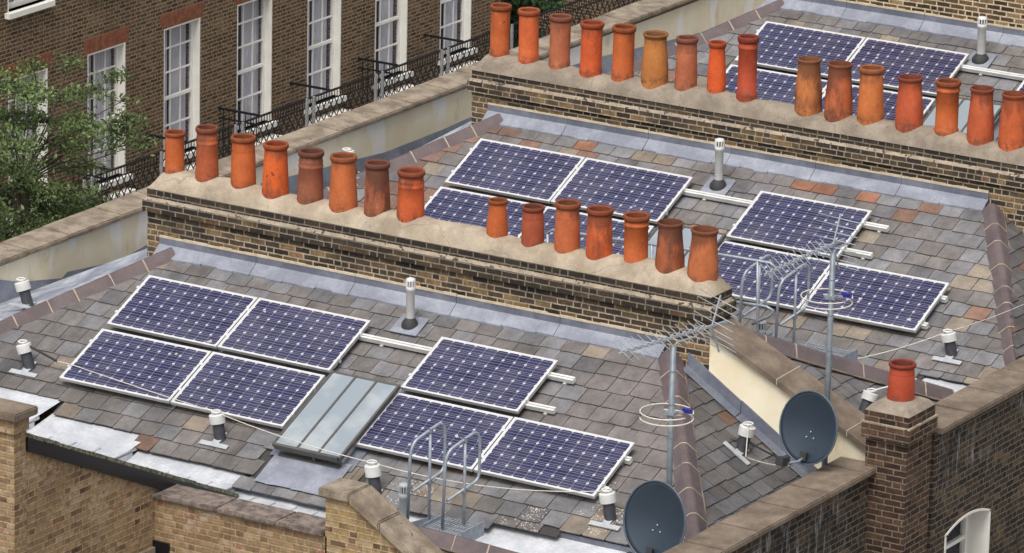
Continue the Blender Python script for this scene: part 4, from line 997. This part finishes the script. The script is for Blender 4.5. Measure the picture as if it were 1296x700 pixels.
# ------------------------------------------------------------------ guard hoops and walkways
def hoop(pt_front_foot, label, dx, Hh_=1.18, group='galvanised guard hoops by the walkways'):
    b=V(pt_front_foot); P=thing('guard_hoop',label,'guard rail',b,group); r=.019
    # front leg leaning, top bow running away up the roof, short return at the bottom, rear post
    def arc(p,q,c,n=6): return [V(p).lerp(V(c),t).lerp(V(c).lerp(V(q),t),t) for t in [i/n for i in range(n+1)]]
    ax=dx   # horizontal direction of the hoop
    w_=.56
    up=V((0,0,1)); f0=V((0,0,0)); f1=ax*.02+up*(Hh_-.30); t0=ax*.14+up*(Hh_-.06); t1=ax*.42+up*(Hh_+.04); t2=ax*w_+up*(Hh_-.02); b2=ax*(w_+.0)+up*(.58); b1=ax*(w_-.08)+up*.45; b0=ax*.06+up*.32
    path=[f0,f1]+arc(f1,t0,ax*.03+up*(Hh_-.1))[1:]+[t1]+arc(t1,t2-up*.1,ax*w_+up*(Hh_+.09))[1:]+[b2]+arc(b2,b1,ax*(w_)+up*.48)[1:]+[b0]
    m=MB(); m.tube(path,r,8); m.build('hoop_tube',M['galv'],P)
    m=MB(); m.tube([ax*.33+up*(Hh_+.005),ax*.33+up*(-.12)],r*.95,8); m.build('upright',M['galv'],P)
    m=MB()
    for z in (Hh_+.005,.38): m.lathe([(.034,-.025),(.034,.025)],10,c=ax*.33+up*z)
    m.build('clamp',M['mastm'],P)
    m=MB(); m.obox(ax*.2+up*-.1,ax*.26,ax.cross(up)*.004,up*.05); m.build('base_plate',M['galv'],P)
    return P
AX=V((.26,.97,0)).normalized()
def hoop_px(fx,fy,tx,ty,y,label,H_=1.18):
    b=atY(fx,fy,y); return hoop(b,label,AX,H_)
hoop_px(516,657,0,0,-3.55,'left of the two guard hoops on the nearest roof',1.0)
hoop_px(560,669,0,0,-3.55,'right of the two guard hoops on the nearest roof',1.0)
hoop_px(935,432,0,0,DH.y-3.55,'left guard hoop of the middle roof, beside the stack end',.98)
hoop_px(981,444,0,0,DH.y-3.55,'right guard hoop of the middle roof, near the tall mast',.98)
# far rail of the middle roof, running along the panels
P=thing('guard_hoop','long guard rail running behind the pots before the middle roof panels','guard rail',atY(905,410,DH.y-3.4),'galvanised guard hoops by the walkways')
q=[atY(x,y,DH.y-3.5)-P.location for x,y in ((690,297),(700,291),(905,321),(975,333),(984,341))]; q2=[atY(x,y,DH.y-3.5)-P.location for x,y in ((905,378),(970,388),(979,393),(974,400),(952,410))]
m=MB(); m.tube(q,.02,8); m.tube(q2,.02,8); m.build('hoop_tube',M['galv'],P); m=MB()
for x,y0,y1 in ((959,330,420),(693,296,350),(825,310,360)): m.tube([atY(x,y0,DH.y-3.5)-P.location,atY(x,y1+40,DH.y-3.5)-P.location],.02,8)
m.build('upright',M['galv'],P)
def platform(p,L,Wd,label,dx=EX):
    P=thing('walkway_platform',label,'walkway',p,'grated step over platforms'); m=MB()
    n=int(L/.042)
    for i in range(n): m.box((i*.042,0,-.02),(i*.042+.012,Wd,.0))
    for k in range(4): m.box((0,Wd*(k+.5)/4-.004,-.022),(L,Wd*(k+.5)/4+.004,-.002))
    m.build('grating',M['galv3'],P); m=MB(); m.box((-.015,-.01,-.12),(-.001,Wd+.01,.05)); m.box((L+.001,-.01,-.12),(L+.015,Wd+.01,.05)); m.box((0,-.012,-.13),(L,-.001,-.0)); m.box((0,Wd+.001,-.13),(L,Wd+.012,.0)); m.build('side_frame',M['galv'],P)
    for x in (.1,L-.1):
        for y in (.06,Wd-.06): m=MB(); m.box((x-.02,y-.02,-.45),(x+.02,y+.02,-.025)); m.build('leg',M['galv'],P)
    return P
M['galv3']=plain('light_grating',(.37,.4,.43),.5,.3,.2,14)
p=atY(951,438,DH.y-3.55); platform(p,1.2,.53,'galvanised grating platform below the middle guard hoops')
p=atY(537,668,-3.6); platform(p,.5,.46,'small grating platform at the foot of the near guard hoops')

# ------------------------------------------------------------------ aerials and dishes
def aerial(base,H_,r,boomdir,L,label,ring_z,eld,refd,el=.17,fr=.5,nel=14):
    P=thing('tv_aerial',label,'aerial',base,'aerial masts on the roof edge')
    m=MB(); m.tube([V((0,0,0)),V((0,0,H_))],r,12); 
    for z in [H_*k/7+.1 for k in range(7)]: m.lathe([(r*1.06,z-.006),(r*1.06,z+.006)],12)
    m.build('mast',M['mastm'],P)
    bd=V(boomdir).normalized(); side=V(eld).normalized(); rs=V(refd).normalized(); upv=V((0,0,1))
    c=V((0,0,H_+.1)); m=MB(); m.bar(c-bd*L*fr,c+bd*L*(1-fr),.026,.026,0)
    m.tube([V((0,0,H_-.02)),V((0,0,H_+.03))+bd*.06,c+bd*L*.2-upv*.07,c+bd*L*.25-upv*.01],.013,6); m.build('boom',M['galv3'],P)
    m=MB()
    for k in range(nel):
        t=k/(nel-1); p=c-bd*L*(fr-.03)+bd*(L*.74*t); hl=el*(1-.15*t)
        m.tube([p+side*hl+upv*.012,p-side*hl+upv*.012],.005,5); m.obox(p+upv*.012,bd*.02,rs*.014,upv*.02)
    m.build('director_elements',M['galv3'],P)
    m=MB(); e=c+bd*L*(.86-fr)
    for s_ in (-1,1):
        d2=(upv*s_*.9+bd*.35).normalized()
        for k in range(4): p=e+d2*(.05+.085*k); m.tube([p+rs*.3,p-rs*.3],.006,5)
        m.bar(e,e+d2*.36,.016,.016,0)
    m.build('reflector',M['galv3'],P)
    if ring_z:
        m=MB(); rc=V((-.06,.0,ring_z)); rr=.3
        m.tube([rc+V((rr*math.cos(t),rr*math.sin(t),.0)) for t in [R(20+i*12) for i in range(28)]],.008,6); m.tube([rc+V((rr*math.cos(t),rr*math.sin(t),-.07)) for t in [R(-150+i*12) for i in range(24)]],.008,6)
        m.build('loop_element',M['cable'],P); m=MB(); m.obox(rc+V((.2,.12,.02)),V((.05,0,0)),V((0,.03,0)),V((0,0,.025))); m.build('loop_clip',M['blue'],P)
        m=MB(); m.obox(V((0,0,ring_z)),V((.06,0,0)),V((0,.05,0)),V((0,0,.02))); m.bar(rc+V((-.02,0,0)),rc+V((.2,.12,0)),.02,.02,0); m.build('loop_bracket',M['galv'],P)
    return P
b1=atY(844.5,690,-2.95); t1=atY(843,436,-2.95); H_=t1.z-(b1.z-.4); base1=V((b1.x,b1.y,b1.z-.4))
s1=atY(775,428,-2.95); s2=atY(905,400,-2.95)
aerial(base1,H_,.034,(.2,.98,.0),1.8,'tv aerial on the nearer mast, in front of the stack end',(atY(833,519,-2.95).z-base1.z),(.98,-.2,-.5),(.98,-.2,-.2),.18,.5)
b2_=atX(1043,606,9.5); t2=atX(1053,320,9.5); base2=V((9.5,b2_.y,b2_.z-.25)); aerial(base2,t2.z-base2.z-.0,.034,(.1,.99,.05),1.6,'tv aerial on the taller mast, in front of the middle panels',(atX(1050,377,9.5).z-base2.z),(.9,-.25,-.6),(.98,-.1,-.02),.15,.86)
def dish(c,r,aim,label,mastdir):
    P=thing('satellite_dish',label,'satellite dish',c,'dark satellite dishes'); aim=V(aim).normalized(); x=V((0,0,1)).cross(aim).normalized(); y=aim.cross(x)
    m=MB(); n=40; rings=8; prev=None
    def ring(k,back): 
        f=k/rings; out=[]
        for i in range(n):
            t=2*math.pi*i/n; out.append(x*(r*f*math.cos(t)*.93)+y*(r*f*math.sin(t)*1.02)+aim*(.13*r*f*f*1.6-(.012 if back else 0)))
        return out
    for back in (False,True):
        base=len(m.v)
        for k in range(1,rings+1): m.v+=ring(k,back)
        m.v.append(V((0,0,0))-aim*(.012 if back else 0)); ci=len(m.v)-1
        for i in range(n):
            q=(ci,base+i,base+(i+1)%n); m.idx(q if not back else q[::-1])
            for k in range(rings-1):
                a,b=base+k*n,base+(k+1)*n; q=(a+i,b+i,b+(i+1)%n,a+(i+1)%n); m.idx(q if not back else q[::-1])
        if not back: b0=base+(rings-1)*n
        else:
            b1=base+(rings-1)*n
            for i in range(n): m.idx((b0+i,b1+i,b1+(i+1)%n,b0+(i+1)%n))
    m.build('reflector',M['dish'],P)
    m=MB(); m.tube([x*(r*.92*math.cos(t))+y*(r*1.01*math.sin(t))+aim*(.13*r*1.6-.004) for t in [2*math.pi*i/40 for i in range(40)]],.011,6,closed=True); m.build('rolled_edge',M['dish_rim'],P)
    a0=-y*r*.86+aim*.1; a1=-y*r*.95+aim*r*1.15
    m=MB(); m.tube([a0+aim*.02,a0-y*.03+aim*.1,a1],.017,8); m.build('feed_arm',M['galv'],P)
    m=MB(); m.lathe([(.001,-.06),(.045,-.06),(.05,.02),(.035,.06),(.001,.065)],14,c=a1+y*.04,ax=(-aim+y*.7)); m.obox(a1+y*.03+aim*.07,x*.05,y*.05,aim*.06); m.build('feed_horn',[M['rubber']],P)
    m=MB(); m.obox(a0+y*.03,x*.04,y*.05,aim*.02); m.build('arm_bracket',M['rubber'],P)
    m=MB()
    for q in ((0,.07),(-.05,.0),(.05,-.0)): m.lathe([(.011,.008),(.008,.014),(.001,.016)],8,c=x*q[0]+y*(q[1]-.12)+aim*.012,ax=aim)
    m.build('bolt',M['galv3'],P)
    m=MB(); m.bar(-aim*.01,-aim*.22,.09,.12,0); m.build('mount',M['mastm'],P)
    return P
M['dish_rim']=plain('dish_edge',(.075,.1,.13),.4)
aimd=(-.08,-.97,.2)
d1=atY(834,659,-3.14); dish(V((d1.x,d1.y,d1.z)),.45,aimd,'dark blue grey dish at the foot of the nearer mast, bottom of the picture',None)
d2=atX(1036,537,9.56); dish(V((d2.x,d2.y-.15,d2.z)),.425,aimd,'dark blue grey dish before the raking cream wall, with its feed arm in view',None)

# ------------------------------------------------------------------ terrace across the street
FX=-20.0
TB=thing('terrace_building','brown brick terrace across the street with tall white sash windows','building',(FX,0,-13))
OFF=V((-FX,0,13))
def fp(x,y): return atX(x,y,FX)
ys=[23.55+2.45*i for i in range(7)]     # near edge of each opening
OW=1.2; ZT,ZB=-5.42,-8.0
ZS=fp(33,12).z; UT=ZS+2.0
wb=MB(); y=12.0; DEP=.32
def wbox(ya,yb,za,zb): wb.box((FX-DEP,ya,za),(FX,yb,zb))
for yo in ys:
    wbox(y,yo,-13,4); wbox(yo,yo+OW,-13,ZB); wbox(yo,yo+OW,ZT,ZS+.05); wbox(yo,yo+OW,UT,4); y=yo+OW
YEND=40.6
wbox(y,YEND,-13,4)
for v in wb.v: v+=OFF
wb.build('brick_wall',M['street_brick'],TB)
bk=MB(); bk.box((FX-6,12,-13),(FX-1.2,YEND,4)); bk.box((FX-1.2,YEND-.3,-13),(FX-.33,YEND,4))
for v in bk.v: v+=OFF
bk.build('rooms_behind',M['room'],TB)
def window(yo,za,zb,up=False):
    a,b=yo,yo+OW; fx=FX-.17; m=MB()
    # reveals
    m.box((fx,b-.03,za+.001),(FX+.006,b-.002,zb-.001)); m.box((fx,a+.002,za+.001),(FX-.0,a+.03,zb-.001)); m.box((fx,a+.03,zb-.03),(FX-.002,b-.03,zb-.002))
    a+=.03; b-=.03
    m.box((fx-.03,a,za),(fx+.03,a+.07,zb)); m.box((fx-.03,b-.06,za),(fx+.03,b,zb)); m.box((fx-.03,a+.07,zb-.1),(fx+.028,b-.07,zb-.03))
    mid=za+(zb-za)*.44; m.box((fx-.03,a+.07,mid-.03),(fx+.034,b-.07,mid+.03)); m.box((fx-.03,a+.07,za),(fx+.028,b-.07,za+.1))
    wi=(b-a-.14)
    for k in (1,2): m.box((fx-.01,a+.07+wi*k/3-.014,za+.1),(fx+.018,a+.07+wi*k/3+.014,mid-.03)); m.box((fx-.01,a+.07+wi*k/3-.014,mid+.03),(fx+.018,a+.07+wi*k/3+.014,zb-.1))
    for t in (.35,.68): z=mid+(zb-mid)*t; m.box((fx-.008,a+.07,z-.016),(fx+.02,b-.07,z+.016))
    for t in (.52,): z=za+(mid-za)*t; m.box((fx-.008,a+.07,z-.016),(fx+.02,b-.07,z+.016))
    m.box((FX-.2,a-.12,za-.1),(FX+.12,b+.12,za+.0))
    for v in m.v: v+=OFF
    wo=m.build('window',M['white_paint'],TB)
    p=MB(); p.face([(fx,a+.05,za+.05),(fx,b-.05,za+.05),(fx,b-.05,zb-.05),(fx,a+.05,zb-.05)])
    for v in p.v: v+=OFF
    p.build('pane',M['glass'],wo)
    c=MB(); n=46; ph=rnd(0,6); prev=None
    for i in range(n):
        f0,f1=i/n,(i+1)/n
        if .40+rnd(-.01,.01)<f0<.52 and random.random()<.9: continue
        X_=lambda t: fx-.14+.03*math.sin(t*58+ph)+.014*math.sin(t*23)
        c.face([(X_(f0),a+(b-a)*f0,za),(X_(f1),a+(b-a)*f1,za),(X_(f1),a+(b-a)*f1,zb),(X_(f0),a+(b-a)*f0,zb)],0)
    for v in c.v: v+=OFF
    c.build('curtain',M['curtain'],wo)
for i,yo in enumerate(ys):
    window(yo,ZB,ZT); window(yo,ZS+.05,UT,True)
    l=MB(); a,b=yo-.06,yo+OW+.06; l.prism([(FX-.02,a,ZT+.001),(FX-.02,b,ZT+.001),(FX-.02,b+.1,ZT+.29),(FX-.02,a-.1,ZT+.29)],(.024,0,0))
    for v in l.v: v+=OFF
    l.build('brick_lintel',M['red_brick'],TB)
# balcony along the first floor
BX=-19.05; BT=-7.38; BB=-8.36; BY0,BY1=20.5,49.0
BK=thing('iron_balcony','black iron balcony with diamond lattice railings along the brown terrace','balcony',(BX,0,BB))
o2=V((-BX,0,-BB))
s=MB(); s.box((-20.0+.002,BY0,BB-.22),(BX+.05,YEND,BB-.03)); s.box((BX-.04,YEND,BB-.22),(BX+.05,BY1,BB-.03))
for v in s.v: v+=o2
s.build('balcony_floor',M['asphalt'],BK)
# curved lead canopy seen through the lattice
s=MB()
for k in range(3): pass
y=BY0; bay=2.45/2; i=0
starts=[]
yb=ys[0]-.62
allb=[]
while yb<BY1: allb.append(yb); yb+=2.45
for i,yb in enumerate(allb):
    m=MB(); y0,y1=yb,yb+2.45; zt=BT
    m.bar((BX,y0,zt),(BX,y1,zt),.035,.035); m.bar((BX,y0,zt-.17),(BX,y1,zt-.17),.022,.022); m.bar((BX,y0,BB+.05),(BX,y1,BB+.05),.035,.035)
    n=26
    for k in range(n): m.bar((BX,y0+(y1-y0)*k/n,zt-.16),(BX,y0+(y1-y0)*k/n,zt-.02),.013,.013,up=V((1,0,0)))
    z0,z1=BB+.06,zt-.18; hh=z1-z0; stp=.2; nL=int(2.45/stp)
    for k in range(-5,nL+1):
        for sg in (1,-1):
            ya=y0+k*stp; yb2=ya+hh*.72; za_,zb_=(z0,z1) if sg>0 else (z1,z0)
            t0=max(0,(y0-ya)/(yb2-ya)); t1=min(1,(y1-ya)/(yb2-ya))
            if t1<=t0: continue
            P0=V((BX+.004*sg,ya+(yb2-ya)*t0,za_+(zb_-za_)*t0)); P1=V((BX+.004*sg,ya+(yb2-ya)*t1,za_+(zb_-za_)*t1)); m.bar(P0,P1,.016,.016,0,up=V((1,0,0)))
    for v in m.v: v+=o2
    m.build('railing',M['iron'],BK)
    if yb<YEND-1:
        # side return to the wall with a solid looking dark lattice, and standards coloured paler for light they reflect
        m=MB(); yr=y0+.02
        m.bar((BX,yr,zt+.02),(FX,yr,zt+.02),.04,.04); m.bar((BX,yr,zt-.17),(FX,yr,zt-.17),.03,.03) if i%2 else None
        for k in range(7 if i%2 else 0): m.bar((BX-(k+.5)*.13,yr,BB),(BX-(k+.5)*.13,yr,zt),.014,.014,up=V((1,0,0)))
        for v in m.v: v+=o2
        m.build('side_railing',M['iron'],BK)
        m=MB()
        for yy in (y0+1.62,y0+1.86): m.bar((BX+.03,yy,BB),(BX+.03,yy,zt+.02),.05,.05,up=V((1,0,0)))
        for v in m.v: v+=o2
        m.build('standard',M['iron_lit'],BK)
        m=MB()
        for k in range(1): m.box((FX+.0021,y0+.62,BB-.03),(FX+.26,y0+1.84,BB+.1))
        for v in m.v: v+=o2
        m.build('door_step',M['white_paint'],BK)

# ------------------------------------------------------------------ trees
def leaf(mb,c,s,shade):
    n=V((rnd(-1,1),rnd(-1,1),rnd(-.2,1))).normalized(); a=n.orthogonal().normalized(); t=rnd(0,6.28); b=n.cross(a); x=a*math.cos(t)+b*math.sin(t); y=n.cross(x); l=s*rnd(.7,1.3); w_=l*.48
    k=min(1,max(0,shade)); mb.face([c-x*l,c+y*w_+n*.1*l,c+x*l,c-y*w_+n*.1*l],0,(k,k,k))
def tree(name,label,trunk,sprays,mat,ls,group=None):
    T=thing(name,label,'tree',trunk,group); t0=V((0,0,0)); top=V((0,0,0)); cs=[c for c,_,_,_ in sprays]; cm=sum(cs,V((0,0,0)))/len(cs)
    f=MB(); w_=MB(); hub=V((trunk[0],trunk[1],cm.z-.3)); o=-V(trunk)
    w_.tube([t0,V((.05,.1,(hub.z-trunk[2])*.5)),hub+o],[.26,.2,.13],10)
    for (c,rx,rz_,n) in sprays:
        j=hub+(c-hub)*.45+V((rnd(-.1,.1),rnd(-.1,.1),rnd(0,.25))); w_.tube([hub+o,j+o,c+o,c+V((rnd(-.2,.2),rx*.8,0))+o],[.016,.011,.007,.003],6)
        for k in range(int(n/60)+1):
            e=c+V((rnd(-rx,rx),rnd(-rx,rx),rnd(-rz_,rz_)))*.8; w_.tube([c+o,(c+e)/2+V((0,0,.05))+o,e+o],[.014,.009,.003],4)
        base=rnd(.3,.7); subs=[(c+V((random.gauss(0,.55)*rx,random.gauss(0,.55)*rx,random.gauss(0,.55)*rz_)),rnd(-.25,.25)) for _ in range(max(2,int(n/30)))]
        for k in range(n):
            q,sh=random.choice(subs); p=q+V((random.gauss(0,.1),random.gauss(0,.13),random.gauss(0,.045))); leaf(f,p+o,ls*rnd(.7,1.2),base+sh+rnd(-.25,.25))
    w_.build('trunk',M['bark'],T); f.build('crown',mat,T); return T
TX=-9.0
def sp(px,py,rpx,rz_px,n,dx=0): 
    c=atX(px,py,TX+dx); s=F/((c-CAM).dot(FW)); return (c,rpx/s*1.15,rz_px/s,n)
S=[]
for (px,py,rx,ry,n) in ((20,105,26,10,150),(45,82,10,5,50),(88,80,9,5,50),(35,120,30,8,170),(10,150,24,16,240),(75,125,22,7,110),(115,115,20,7,110),(143,95,13,4,60),(60,155,30,9,170),(100,160,28,9,190),(135,165,20,7,110),(162,150,12,6,80),(160,163,9,5,50),(20,185,26,14,240),(60,180,26,10,150),(100,185,20,6,70),(150,186,20,4,60),(180,181,12,3,45),(80,208,24,6,110),(115,210,13,5,60),(15,215,22,14,220),(40,235,24,9,170),(10,250,22,16,280),(50,262,26,14,280),(30,285,30,14,320),(75,280,22,10,200),(95,245,20,4,90),(115,262,22,6,130),(100,272,20,8,150),(130,258,14,6,80),(5,300,20,10,200),(60,245,16,7,100),(-25,200,30,60,500),(-20,270,25,30,300),(155,128,8,3,20)):
    S.append(sp(px,py,rx,ry,int(n*3.1),rnd(-.5,.5)))
tree('street_tree','leafy green street tree in front of the brown terrace at left',(TX,9.3,-13),S,M['leaf'],.036)
S=[]; TX=-24
for (px,py,rx,ry,n) in ((640,-10,30,14,260),(655,8,22,10,260),(648,30,16,10,220),(660,45,14,10,160),(685,-10,30,12,260),(700,-5,30,10,200),(648,60,16,10,150)): S.append(sp(px,py,rx,ry,int(n*1.3),rnd(-1,1)))
tree('garden_tree','dark green tree beyond the far end of the brown terrace',(-24,44.5,-13),S,M['leaf_dark'],.12)
hd=MB(); 
EB=thing('end_building','dark brick building beyond the garden tree at the top','building',(-24,52,-13)); hd.box((-6,0,0),(0,30,17)); hd.build('brick_wall',M['street_brick'],EB)
